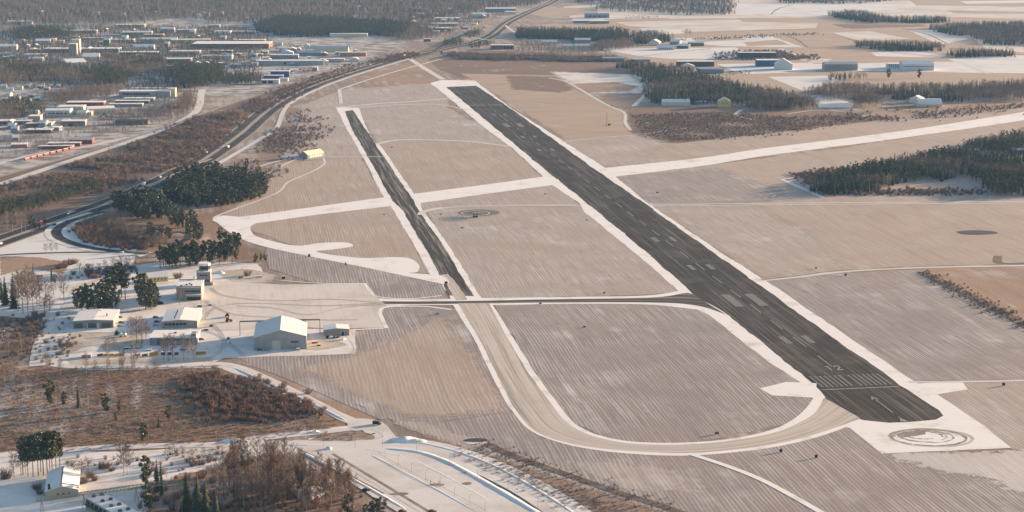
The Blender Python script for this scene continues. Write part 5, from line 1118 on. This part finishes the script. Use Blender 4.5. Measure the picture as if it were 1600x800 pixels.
# ------------------------------------------------------------------ vehicles
M_tyre = plain('tyre_rubber', (.02,.02,.02), .9, .05)
PAINT = {k: plain('paint_'+k, c, .35, .04) for k, c in dict(white=(.72,.72,.72), black=(.02,.021,.025), silver=(.38,.39,.40), red=(.40,.03,.03), blue=(.04,.07,.16), grey=(.12,.125,.13), orange=(.60,.20,.04), yellow=(.50,.30,.04), green=(.12,.25,.06), brown=(.16,.07,.045)).items()}
b = MB(); b.tube((0,-.11,0), (0,.11,0), .33, .33, 12, 0, True); WHEEL = b.mesh('wheel', M_tyre)
def profile(prof, hw_, tz, inset):
    b = MB(); n = len(prof); i = 0
    L_ = [(x, -(hw_-(inset if z > tz else 0)), z) for x, z in prof]; R_ = [(x, (hw_-(inset if z > tz else 0)), z) for x, z in prof]
    b.v = L_+R_; b.f = [tuple(range(n)), tuple(reversed(range(n, 2*n)))]+[((k+1) % n, k, n+k, n+(k+1) % n) for k in range(n)]; b.m = [0]*len(b.f); return b
CARB, CARG = {}, {}
def car_meshes(kind, col):
    key = (kind, col)
    if key not in CARB:
        if kind == 'car':
            pr = [(-2.2,.3),(2.2,.3),(2.25,.65),(2.1,.82),(1.05,.95),(.45,1.42),(-1.15,1.46),(-1.75,.98),(-2.25,.92)]; hw_ = .88
            gl = [(1.0,.98),(.48,1.36),(-1.1,1.40),(-1.62,1.0)]
        elif kind == 'van':
            pr = [(-2.5,.35),(2.5,.35),(2.5,.9),(2.2,1.15),(1.55,1.95),(1.3,2.05),(-2.45,2.05),(-2.5,1.9)]; hw_ = .97
            gl = [(2.05,1.2),(1.5,1.88),(-2.2,1.88),(-2.2,1.25)]
        else:
            pr = [(-5,.9),(-5,3.4),(2.6,3.4),(2.6,1.1),(2.9,1.1),(2.9,2.9),(4.3,2.9),(4.7,1.7),(4.7,.5),(2.6,.5),(-4.9,.8)]; pr = pr[::-1]; hw_ = 1.22
            gl = [(4.35,1.8),(4.1,2.7),(3.3,2.7),(3.3,1.8)]
        CARB[key] = profile(pr, hw_, .97 if kind == 'car' else 9, .13).mesh('body', PAINT[col])
        CARG[key] = profile(gl, hw_+.015, .97 if kind == 'car' else 9, 0 if kind != 'car' else .10).mesh('glass', M_glass)
    return CARB[key], CARG[key]
def vehicle(kind, px, py, rot, col, label, group=None, cat=None, z=.26, s=1.0, parts=True):
    p = W(px, py); bm_, gm = car_meshes(kind, col)
    nm = {'car': 'parked_car' if group or 'park' in label else 'car', 'van': 'van', 'truck': 'truck'}[kind]
    if not parts:
        o = link(nm, bm_); o.location = (p.x, p.y, z); o.rotation_euler = (0,0,R(rot)); o.scale = (s,s,s); return tag(o, label, cat or kind, group)
    o = empty(nm, (p.x, p.y, z), R(rot)); o.scale = (s,s,s); link('body', bm_, o); link('window', gm, o)
    xs = (-1.35, 1.35) if kind == 'car' else ((-1.6, 1.6) if kind == 'van' else (-3.6, 3.4)); yy = .8 if kind == 'car' else (.9 if kind == 'van' else 1.1)
    for x in xs:
        for y in (-yy, yy): w_ = link('wheel', WHEEL, o); w_.location = (x, y, .33 if kind != 'truck' else .5); w_.scale = (1,1,1) if kind != 'truck' else (1.5,1.3,1.5)
    return tag(o, label, cat or kind, group)
HWW = catmull([W(*p) for p in hw], 8)
def on_highway(kind, px, py, col, label, flip=False):
    q = W(px, py); i = min(range(len(HWW)), key=lambda k: (HWW[k]-q).length); d = HWW[min(i+1, len(HWW)-1)]-HWW[max(i-1, 0)]
    n = Vector((-d.y, d.x, 0)).normalized(); side = (q-HWW[i]).dot(n); lat = 10 if side > 0 else -10
    j = HWW[i]+n*lat+d.normalized()*(q-HWW[i]).dot(d.normalized())
    a = math.degrees(math.atan2(d.y, d.x))+(180 if lat > 0 else 0)
    o = vehicle(kind, px, py, a, col, label); o.location = (j.x, j.y, .34); return o
on_highway('truck', 52, 349, 'red', 'red lorry heading down the highway at the left'); on_highway('van', 77, 352, 'black', 'dark van on the near lanes opposite the red lorry')
on_highway('car', 90, 334, 'white', 'white car on the far lanes by the pines'); on_highway('car', 97, 331, 'white', 'second white car close behind on the far lanes')
on_highway('van', 122, 334, 'white', 'white van on the near lanes above the loop road'); on_highway('car', 113, 326, 'black', 'black car on the far lanes above the white van')
on_highway('car', 148, 327, 'black', 'black car on the near lanes beside the pine grove'); on_highway('car', 166, 307, 'grey', 'dark car on the far lanes beyond the pine grove')
on_highway('truck', 233, 290, 'white', 'white lorry on the near lanes behind the pines'); on_highway('van', 260, 278, 'white', 'white van ahead of the white lorry')
on_highway('truck', 311, 253, 'black', 'black lorry on the near lanes in the long bend'); on_highway('van', 315, 239, 'white', 'white van on the far lanes in the long bend')
on_highway('truck', 350, 231, 'white', 'white lorry farther up the long bend'); on_highway('car', 417, 162, 'black', 'dark car on the upper highway, first of two')
on_highway('van', 424, 157, 'white', 'white van on the upper highway behind the dark car'); on_highway('van', 575, 102, 'white', 'tiny white van far up the highway'); on_highway('car', 582, 105, 'black', 'tiny dark car far up the highway')
on_highway('truck', 635, 88, 'white', 'far white lorry near the motorway junction'); on_highway('van', 1, 382, 'white', 'white van at the left edge of the highway')
vehicle('car', 106, 346.5, 40, 'black', 'black car leaving the highway onto the loop road', z=.38); vehicle('car', 190, 395.5, 172, 'white', 'white car on the loop road above the entrance road', z=.38)
vehicle('van', 589, 664, -22, 'black', 'black minibus at the snowy road junction', z=.35, s=1.15); vehicle('car', 572, 767.5, 4, 'black', 'black car parked alone at the edge of the parking lot', s=1.1)
vehicle('car', 629, 801, -12, 'brown', 'dark car half cut by the bottom edge, the left one', s=1.1); vehicle('car', 676, 801, -12, 'brown', 'dark car half cut by the bottom edge, the right one', s=1.1)
vehicle('truck', 80, 501, 62, 'white', 'white delivery truck parked above the airport gate', s=.75); vehicle('car', 83, 529, 80, 'black', 'small black car on the airport gate road')
for x, y, c, l in ((187,497,'black','parked black car, topmost of three beside the long garage'),(189,505,'grey','parked grey car, middle of three beside the long garage'),(187,510.5,'silver','parked silver car, lowest of three beside the long garage')): vehicle('car', x, y, 18, c, l, s=1.05)
vehicle('van', 245, 459, 10, 'silver', 'silver pickup parked below the barracks', s=1.1); vehicle('car', 248, 465, 10, 'black', 'black car parked below the silver pickup'); vehicle('truck', 248, 476, 6, 'black', 'dark truck parked by the pines', s=.85)
for x, y, c, l in ((243,497,'brown','parked brown car left of the workshop'),(245,504,'black','parked black car left of the workshop'),(243,509.5,'silver','parked silver car left of the workshop')): vehicle('car', x, y, 12, c, l, s=1.05)
vehicle('car', 314, 531.5, 4, 'black', 'black car parked right of the long dark building', s=1.1); vehicle('van', 357, 537, 85, 'white', 'white van parked left of the hangar'); vehicle('car', 357, 530, 85, 'black', 'black car parked above the white van by the hangar')
for k, (x, y, c) in enumerate(((401,547,'black'),(406,548,'grey'),(417,548,'silver'))): vehicle('car', x, y, 5, c, ['black car parked at the left front of the hangar','grey car parked at the left front of the hangar','silver car parked before the hangar door'][k])
for k, (x, y, c) in enumerate(((512,528,'black'),(517,528,'white'),(523,528,'grey'),(529,528,'black'))): vehicle('car', x, y, 70, c, ['leftmost car before the low garage','second car before the low garage, white','third car before the low garage, grey','rightmost car before the low garage'][k], 'cars before the low garage')
vehicle('van', 538, 531, 60, 'white', 'white van right of the cars before the low garage'); vehicle('truck', 62, 434, 175, 'orange', 'small orange truck on the upper entrance road', s=.7)
vehicle('car', 376, 435, 10, 'black', 'dark car on the snow right of the control tower')
# tractors on the apron edge
def tractor(px, py, rot, col, label):
    p = W(px, py); o = empty('tractor', (p.x, p.y, ZB), R(rot)); b = MB(); b.box(-.6,2.2,-.55,.55,.8,1.7); b.box(2.2,2.6,-1.4,1.4,.3,1.3); b.build('body', PAINT[col], o)
    b = MB(); b.box(-1.5,.2,-.75,.75,1.2,2.9); b.build('cab', M_glass, o); b = MB(); b.box(-1.6,.3,-.85,.85,2.9,3.05); b.build('cab_roof', PAINT[col], o)
    for x, r_ in ((-1.1,2.4),(1.5,1.6)):
        for y in (-1,1): w_ = link('wheel', WHEEL, o); w_.location = (x, y, .33*r_); w_.scale = (r_,2,r_)
    o.scale = (1.25,1.25,1.25); return tag(o, label, 'tractor')
tractor(357, 503, 20, 'orange', 'orange tractor with blade on the apron edge'); tractor(355, 496, 100, 'green', 'dark green tractor behind the orange one')
tractor(184, 524, 30, 'green', 'green loader in the yard below the long garage')
# plough blades in a row
def plough(px, py, label, col='yellow', rot=20):
    p = W(px, py); o = empty('snow_plough', (p.x, p.y, ZB), R(rot)); b = MB(); n = 6
    for k in range(n):
        a0, a1 = math.pi*.5*k/n-.7, math.pi*.5*(k+1)/n-.7
        b.quad((-2.4,-math.cos(a0)*1.1,1.0+math.sin(a0)*1.2),(2.4,-math.cos(a0)*1.4,1.3+math.sin(a0)*1.6),(2.4,-math.cos(a1)*1.4,1.3+math.sin(a1)*1.6),(-2.4,-math.cos(a1)*1.1,1.0+math.sin(a1)*1.2))
    b.build('blade', PAINT[col], o); b = MB(); b.box(-.9,-.6,-.9,1.6,.5,.8); b.box(.6,.9,-.9,1.6,.5,.8); b.box(-1,1,1.4,1.7,.4,1.1); b.build('push_frame', PAINT['black'], o); o.scale = (.95,)*3
    return tag(o, label, 'plough', 'plough blades stored in a row')
for x, c, l in ((156,'brown','rusty plough blade, leftmost of the stored row'),(164,'yellow','yellow plough blade, second of the stored row'),(172,'yellow','yellow plough blade, third of the stored row'),(181,'yellow','yellow plough blade, fourth of the stored row'),(189,'yellow','yellow plough blade left of the gap in the row'),(214,'yellow','yellow plough blade right of the gap in the row'),(226,'grey','dark plough blade beside the largest yellow one')): plough(x, 557, l, c)
o = plough(240, 556, 'largest bright yellow plough blade at the right end of the row'); o.scale = (1.45,)*3
def crate(px, py, sx, sy, sz, col, label, rot=A, cat='container', name='container', group=None):
    p = W(px, py); o = empty(name, (p.x, p.y, ZB-.02), R(rot)); b = MB(); b.box(-sx/2,sx/2,0,sy,0,sz); b.build('body', PAINT[col] if col in PAINT else WM[col], o)
    b = MB(); b.box(-sx/2-.08,sx/2+.08,-.08,sy+.08,sz,sz+.14); b.build('lid', M_roofs, o)
    b = MB()
    for k in range(max(2, int(sx/.8))): b.box(-sx/2+.3+k*.8, -sx/2+.42+k*.8, -.07, 0, .15, sz-.15)
    b.build('rib', PAINT['black'], o); return tag(o, label, cat, group)
crate(255, 555, 3, 2.5, 2.2, 'black', 'dark skip, leftmost of three by the plough row'); crate(265, 555, 3, 2.5, 2.2, 'black', 'dark skip in the middle of three by the plough row'); crate(276, 555, 3, 2.5, 2.2, 'brown', 'brown skip, rightmost of three by the plough row')
crate(314, 554, 7.5, 2.5, 2.4, 'yellow', 'dull yellow container at the right of the yard'); crate(135, 560, 7, 6, 2.6, 'bluegrey', 'grey box shed left of the plough row', cat='shed', name='box_shed')
crate(206, 545.5, 12, 2.4, 1.0, 'black', 'long dark flatbed below the bare trees', cat='trailer', name='flatbed')
b = MB(); 
def tank(px, py, label):
    p = W(px, py); o = empty('fuel_tank', (p.x, p.y, ZB)); b = MB()
    for k in range(5):
        a0, a1 = -math.pi/2+math.pi*k/5, -math.pi/2+math.pi*(k+1)/5
        b.tube((0,1.6*math.sin(a0),1.7), (0,1.6*math.sin(a1),1.7), max(.02,1.35*math.cos(a0)**.6 if math.cos(a0)>0 else .02), max(.02,1.35*math.cos(a1)**.6 if math.cos(a1)>1e-6 else .02), 12)
    b.build('shell', PAINT['white'], o, True); b = MB(); b.box(-.9,.9,-.9,-.6,0,.7); b.box(-.9,.9,.6,.9,0,.7); b.build('saddle', PAINT['grey'], o); return tag(o, label, 'tank', 'white tanks in the yard')
tank(189, 526, 'left white tank beside the green loader'); tank(195.5, 526, 'right white tank beside the green loader')
# freight wagons
for k in range(8):
    t = k/7; x, y = 42+70*t, 251-17*t; p = W(x, y); q = W(x+10, y-2.43); a = math.atan2(q.y-p.y, q.x-p.x)
    o = empty('freight_wagon', (p.x, p.y, ZB), a); b = MB(); b.box(-6.2,6.2,-1.4,1.4,1.1,3.9); b.build('body', WM['red'], o); b = MB(); b.box(-6.3,6.3,-1.5,1.5,3.9,4.1); b.build('roof', M_roofs, o)
    for xx in (-4,4):
        for yy in (-.8,.8): w_ = link('wheel', WHEEL, o); w_.location = (xx, yy, .55); w_.scale = (1.4,1,1.4)
    tag(o, 'red freight wagon in the line beside the railway', 'wagon', 'red freight wagons')
# cars in far yards, too small to show parts
for pts, sx, sy, lab, grp in (([(352,112),(360,104),(405,98),(400,112)], 5, 2.6, 'tiny parked car in the yard under the white low halls', 'cars in the far yard'),
    ([(402,70),(430,66),(470,68),(478,74),(420,78)], 5, 2.6, 'tiny parked car in the lot above the office block', 'cars in the goods lot'),
    ([(205,140),(225,130),(262,132),(258,141),(230,142)], 7, 4, 'tiny parked car behind the long office hall', 'cars behind the office hall'),
    ([(410,112),(470,106),(505,106),(470,116)], 7, 3, 'tiny parked vehicle beside the very long white hall', 'vehicles by the very long hall'),
    ([(1130,118),(1138,112),(1168,110),(1175,116)], 5, 2.4, 'tiny parked vehicle in the snowy yard on the right', 'vehicles in the right-hand yard'),
    ([(970,29),(980,24),(1030,26),(1032,30)], 5, 2.2, 'tiny stored machine on the far field edge', 'machines on the far field'),
    ([(690,30),(700,24),(735,28),(730,36)], 5, 2.6, 'tiny parked car between the far sheds', 'cars between the far sheds'),
    ([(148,186),(160,178),(182,178),(178,190)], 6, 3.2, 'tiny parked car beside the cream arched hall', 'cars by the arched hall')):
    for x, y in spots(pts, sx, sy): vehicle('van' if random.random() < .3 else 'car', x, y, random.choice((0,90,20)), random.choice(['white','silver','black','red','blue','white','grey']), lab, grp, 'car', ZB, 1.15, False)

# ------------------------------------------------------------------ posts, fence, mast, girder
M_post = plain('grey_steel', (.20,.20,.20), .6, .1); M_wire = plain('fence_wire', (.26,.25,.24), .6, .1)
b = MB(); b.tube((0,0,0), (0,0,8), .10, .06, 6); LPOLE = b.mesh('pole', M_post)
b = MB(); b.tube((0,0,7.9), (1.2,0,8.05), .05, .05, 5); LARM = b.mesh('arm', M_post); b = MB(); b.box(1.0,1.8,-.15,.15,7.98,8.14); LHEAD = b.mesh('lamp_head', M_post)
def lamp(px, py, hpx, label, group, rot=0):
    p = W(px, py); s_ = hpx/PM(py)/8; o = empty('street_lamp', (p.x, p.y, ZB), R(rot)); o.scale = (s_,)*3
    link('pole', LPOLE, o); link('arm', LARM, o); link('lamp_head', LHEAD, o); return tag(o, label, 'street lamp', group)
for x, y in ((643,739),(665,751),(688,756),(710,776),(734,788),(758,800),(622,727),(602,717)): lamp(x, y, 15, 'lamp post along the middle rail of the parking lot', 'lamp posts of the parking lot', 40)
for x, y in ((651,706),(702,727),(746,748),(794,772),(840,797),(598,700),(555,700),(506,699)): lamp(x, y, 19, 'tall lamp post beside the curving snowy road', 'lamp posts of the curving road', -60)
for x, y in ((476,726),(490,738),(516,752),(540,764),(557,762),(580,774)): lamp(x, y, 14, 'lamp post along the left edge of the parking lot', 'lamp posts at the lot edge', 40)
for x, y in ((126,379),(163,385),(185,390),(215,387),(51,369)): lamp(x, y, 12, 'lamp post beside the loop road', 'lamp posts of the loop road', 0)
for x, y in ((238,485),(314,480),(346,552),(376,440)): lamp(x, y, 20, 'lamp post in the airport yard', 'lamp posts of the airport yard', 0)
fpts = catmull([W(*p) for p in ((612,660),(640,671),(667,682),(701,694),(735,708),(769,725),(797,739),(832,749),(868,757),(910,767),(960,781),(1035,797),(1080,812))], 6)
L_ = sum((b_-a_).length for a_, b_ in zip(fpts, fpts[1:])); NP = int(L_/4.2); fp = resample(fpts, NP)
fe = empty('perimeter_fence', (0,0,0)); tag(fe, 'long wire perimeter fence between the road and the airfield', 'fence')
b = MB(); b.tube((0,0,0), (0,0,2.5), .085, .085, 5); b.tube((0,0,2.5), (.0,-.35,2.85), .06, .06, 4); FP = b.mesh('post', M_post)
for p in fp: q = link('post', FP, fe); q.location = (p.x, p.y, ZB)
b = MB()
for a_, c_ in zip(fp, fp[1:]):
    for z in (.5, 1.1, 1.7, 2.3): b.tube((a_.x,a_.y,ZB+z), (c_.x,c_.y,ZB+z), .018, .018, 3)
b.build('wire', M_wire, fe)
def rail(pts, name, label, sp=3.5):
    P = catmull([W(*p) for p in pts], 6); n = max(4, int(sum((b_-a_).length for a_, b_ in zip(P, P[1:]))/sp)); P = resample(P, n)
    o = empty(name, (0,0,0)); b = MB(); b.tube((0,0,0), (0,0,.9), .07, .07, 4); me = b.mesh('post', M_post)
    for p in P: q = link('post', me, o); q.location = (p.x, p.y, ZB)
    b = MB()
    for a_, c_ in zip(P, P[1:]): b.tube((a_.x,a_.y,ZB+.85), (c_.x,c_.y,ZB+.85), .05, .05, 4)
    b.build('rail', M_post, o); return tag(o, label, 'railing')
rail([(592,711),(640,738),(700,768),(762,802)], 'parking_rail', 'low rail with posts down the middle of the parking lot')
rail([(520,709),(600,757),(690,812)], 'parking_rail', 'low rail along the left planted strip of the parking lot')
def yfence(pts, label, sp=5):
    o = rail(pts, 'yard_fence', label, sp); o['category'] = 'fence'; 
    for c in o.children:
        if c.name.startswith('post'): c.scale = (1,1,2.2)
    return o
yfence([(100,571),(180,570),(300,567),(350,560)], 'wire fence along the lower edge of the airport yard'); yfence([(350,560),(420,559),(556,553),(548,520)], 'wire fence around the hangar corner')
# mast beside the runway
p = W(948, 196); o = empty('antenna_mast', (p.x, p.y, ZB)); b = MB(); Hm = 20/PM(196)
for k in range(3):
    a = 2.1*k; b.tube((.5*math.cos(a), .5*math.sin(a), 0), (.3*math.cos(a), .3*math.sin(a), Hm), .12, .09, 4)
for k in range(12):
    z = Hm*k/12; a = 2.1*k; b.tube((.5*math.cos(a), .5*math.sin(a), z), (.5*math.cos(a+2.1), .5*math.sin(a+2.1), z+Hm/12), .07, .07, 3)
b.build('lattice', PAINT['brown'], o); tag(o, 'thin lattice antenna mast beside the runway', 'mast'); b = MB(); b.box(2,6,-1.5,1.5,0,2.6); b.build('equipment_hut', WM['brown'], o)
# radio beacon: hut, counterpoise disc on legs
p = W(743, 339.5); o = empty('radio_beacon', (p.x, p.y, ZB)); tag(o, 'round radio beacon platform with a dark hut in the field', 'beacon')
b = MB(); b.box(-2.8,2.8,-2,2,0,3.0); b.build('hut', WM['dark'], o); b = MB(); n = 32
for k in range(n):
    a0, a1 = 2*math.pi*k/n, 2*math.pi*(k+1)/n
    for r0, r1, z in ((15.2,16.4,4.2),):
        b.quad((r0*math.cos(a0),r0*math.sin(a0)+2,z),(r1*math.cos(a0),r1*math.sin(a0)+2,z),(r1*math.cos(a1),r1*math.sin(a1)+2,z),(r0*math.cos(a1),r0*math.sin(a1)+2,z))
b.build('counterpoise_rim', WM['white'], o)
b = MB()
for k in range(16):
    a = math.pi*2*k/16; b.tube((0,2,4.0), (15.6*math.cos(a), 15.6*math.sin(a)+2, 4.1), .12, .12, 3); b.tube((15.6*math.cos(a), 15.6*math.sin(a)+2, 0), (15.6*math.cos(a), 15.6*math.sin(a)+2, 4.1), .14, .14, 4)
for rr in (4,7,10,13):
    for k in range(24):
        a0, a1 = math.pi*2*k/24, math.pi*2*(k+1)/24; b.tube((rr*math.cos(a0), rr*math.sin(a0)+2, 4.05), (rr*math.cos(a1), rr*math.sin(a1)+2, 4.05), .12, .12, 3)
b.build('frame', M_post, o)
for k in range(20):
    a = math.pi*2*k/20; b = MB() if k == 0 else b
    if k == 0: b.tube((0,0,4.2), (0,0,5.6), .12, .12, 5); amesh = b.mesh('antenna', WM['white'])
    q = link('antenna', amesh, o); q.location = (14*math.cos(a), 14*math.sin(a)+2, 0)
# little cabinets and boards on the grass
def cabinet(px, py, sx, sz, col, label):
    p = W(px, py); o = empty('marker_cabinet', (p.x, p.y, .12), R(A)); b = MB(); b.box(-sx/2,sx/2,-.5,.5,.35,sz); b.build('board', PAINT[col], o); b = MB(); b.box(-sx/2+.1,-sx/2+.25,-.1,.1,0,.36); b.box(sx/2-.25,sx/2-.1,-.1,.1,0,.36); b.build('leg', PAINT['black'], o)
    return tag(o, label, 'marker', 'small markers on the airfield grass')
for x, y, sx, sz, c, l in ((697,444,2.8,2.4,'black','black cabinet beside the junction of the taxiways'),(683,492,3,1.6,'green','green board on the grass below the apron exit'),(1120,679,2.4,1.8,'brown','dark cabinet inside the bend of the loop taxiway'),(1220,707,1.6,2.2,'black','left of two dark stubs below the loop taxiway'),(1275,716,1.6,2.2,'black','right of two dark stubs below the loop taxiway'),(944,459,2,1.4,'black','dark board above the crossing taxiway near the runway'),(913,512,2.4,1.2,'black','dark box on the field below the crossing taxiway'),(844,475.5,2.4,1.2,'black','dark box beside the lower edge of the crossing taxiway'),(1321,431,2,2,'black','dark cabinet below the right-hand field track'),(1275,420,1.8,1.6,'brown','brown cabinet above the right-hand field track'),(612,231,2.6,1.4,'brown','brown box on the upper field near the taxiway'),(722,357,3,1.4,'brown','brown box on the field below the radio beacon'),(689,335.5,2,1.2,'black','dark box left of the radio beacon'),(852,304,2,1.4,'brown','brown box on the small field strip by the runway'),(917,345,2.4,1.2,'brown','brown box at the runway shoulder mid field'),(1027,302,3,1.6,'brown','dark box right of the runway below the old runway'),(600,336,2,1.2,'brown','brown box left of the taxiway below the old runway'),(483,402,2.2,3,'black','dark stub beside the snowy loop taxiway'),(540,415,1.4,3,'grey','thin stub on the grass above the apron'),(1568,603,2,2.2,'black','dark stub at the right edge of the field'),(956,166,2.4,1.8,'brown','brown box near the antenna mast track')):
    cabinet(x, y, sx, sz, c, l)
# lattice girder across the bottom garden
gA, gB = W(58,806), W(291,775); gd = gB-gA; gl_ = gd.length; o = empty('lattice_girder', (gA.x, gA.y, ZB), math.atan2(gd.y, gd.x)); tag(o, 'long pale lattice girder on legs crossing the bottom left garden', 'girder')
M_gir = plain('pale_girder_paint', (.34,.32,.25), .6, .1)
zt, zb_, hw_ = 10.6, 8.6, .9; step = 2.2; n = int(gl_/step)
def ch(name, segs, r_=.09):
    b = MB()
    for a_, c_ in segs: b.tube(a_, c_, r_, r_, 4)
    return b.build(name, M_gir, o)
ch('chord', [((0,-hw_,zb_),(gl_,-hw_,zb_)),((0,hw_,zb_),(gl_,hw_,zb_)),((0,0,zt),(gl_,0,zt))], .2)
ch('lattice', [s_ for k in range(n) for s_ in (((k*step,-hw_,zb_),(k*step+step/2,0,zt)),((k*step+step/2,0,zt),(k*step+step,-hw_,zb_)),((k*step,hw_,zb_),(k*step+step/2,0,zt)),((k*step+step/2,0,zt),(k*step+step,hw_,zb_)),((k*step,-hw_,zb_),(k*step,hw_,zb_)))], .11)
for x in (3, gl_*.31, gl_*.66, gl_-3):
    ch('leg', [((x-1.2,-1.2,0),(x,-hw_,zb_)),((x+1.2,-1.2,0),(x,-hw_,zb_)),((x-1.2,1.2,0),(x,hw_,zb_)),((x+1.2,1.2,0),(x,hw_,zb_)),((x-.7,-1,4),(x+.7,1,4))], .12)
# snow heaps
def heap(px, py, sx, sy, sz, label):
    p = W(px, py); b = MB(); n = 18; m = 6; sd_ = random.random()*9
    for i in range(m+1):
        for k in range(n):
            a = 2*math.pi*k/n; r_ = (i/m); q = 1+.22*wob(a*3+i*.5, sd_)
            b.v.append((sx*r_*q*math.cos(a), sy*r_*q*math.sin(a), sz*(1-r_**1.6)*(1+.35*wob(a*2+i*1.3, sd_+2))))
    for i in range(m):
        for k in range(n): b.f.append((i*n+k, (i+1)*n+k, (i+1)*n+(k+1) % n, i*n+(k+1) % n)); b.m.append(0)
    o = b.build('snow_heap', M_snow, None, True); o.location = (p.x, p.y, ZB-.1); return tag(o, label, 'snow heap')
heap(366, 690, 10, 3, 2.0, 'broad ploughed snow heap beside the road above the thicket'); heap(493, 676, 3, 2, 1.6, 'small snow heap on the side road'); heap(513, 702, 3, 2.5, 1.8, 'snow heap at the parking lot entrance'); heap(632, 688, 10, 6, 2.2, 'snow heap at the bend of the road by the fence'); heap(650, 690, 8, 5, 1.6, 'lower snow heap beside the fence bend'); heap(485, 770, 9, 14, 2.6, 'long snow bank between thicket and parking lot')
heap(343, 427, 6, 4, 2.0, 'snow heap right of the control tower'); heap(312, 452, 3, 3, 1.2, 'small snow heap at the terminal corner')

for k, (x, y) in enumerate(((106,528),(104.5,534),(101,546))):
    crate(x, y, 1.6, 1.2, 1.3, 'orange', ['upper','middle','lower'][k]+' of three orange marker boxes along the yard hedge', cat='marker box', name='marker_box')
for k, (x, y, sx, sz, c, l) in enumerate(((330,511,3,2,'grey','grey crate stack at the apron corner by the workshop'),(322,517,4,1.4,'brown','low brown pallet stack right of the workshop'),(466,548,3,1.6,'silver','pale crate at the right front of the hangar'),(492,537,5,1.6,'orange','rust-coloured spoil crate between hangar and garage'),(498,541,3,1.2,'brown','brown pallet right of the hangar'),(286,548,4,1.6,'grey','grey pallet stack under the bare birches'),(232,549,5,1.2,'silver','pale flat crate below the long dark building'),(312,480,4,1.6,'grey','grey ground power cart before the terminal'),(328,478,2.4,1.4,'brown','small brown cart on the apron before the terminal'),(405,434,6,1.6,'white','white sign trailer above the apron edge'),(443,436,3,2.4,'black','dark equipment cabinet above the apron edge'))):
    crate(x, y, sx, 2.2, sz, c, l, cat='crate', name='crate')
# ------------------------------------------------------------------ air
hz = MB(); hz.box(-23000, 23000, -3500, 39000, -1.0, 352.0)
hm = bpy.data.materials.new('haze_air'); hm.use_nodes = True; hn = hm.node_tree
hn.nodes.remove(hn.nodes['Principled BSDF'])
pv = hn.nodes.new('ShaderNodeVolumePrincipled'); pv.inputs['Color'].default_value = (.26,.53,1.0,1); pv.inputs['Density'].default_value = HAZE
pv.inputs['Anisotropy'].default_value = 0.0
hn.links.new(pv.outputs[0], hn.nodes['Material Output'].inputs['Volume'])
tag(hz.build('haze', hm), 'thin pale winter haze over the airfield and far woods', 'haze', kind='stuff')
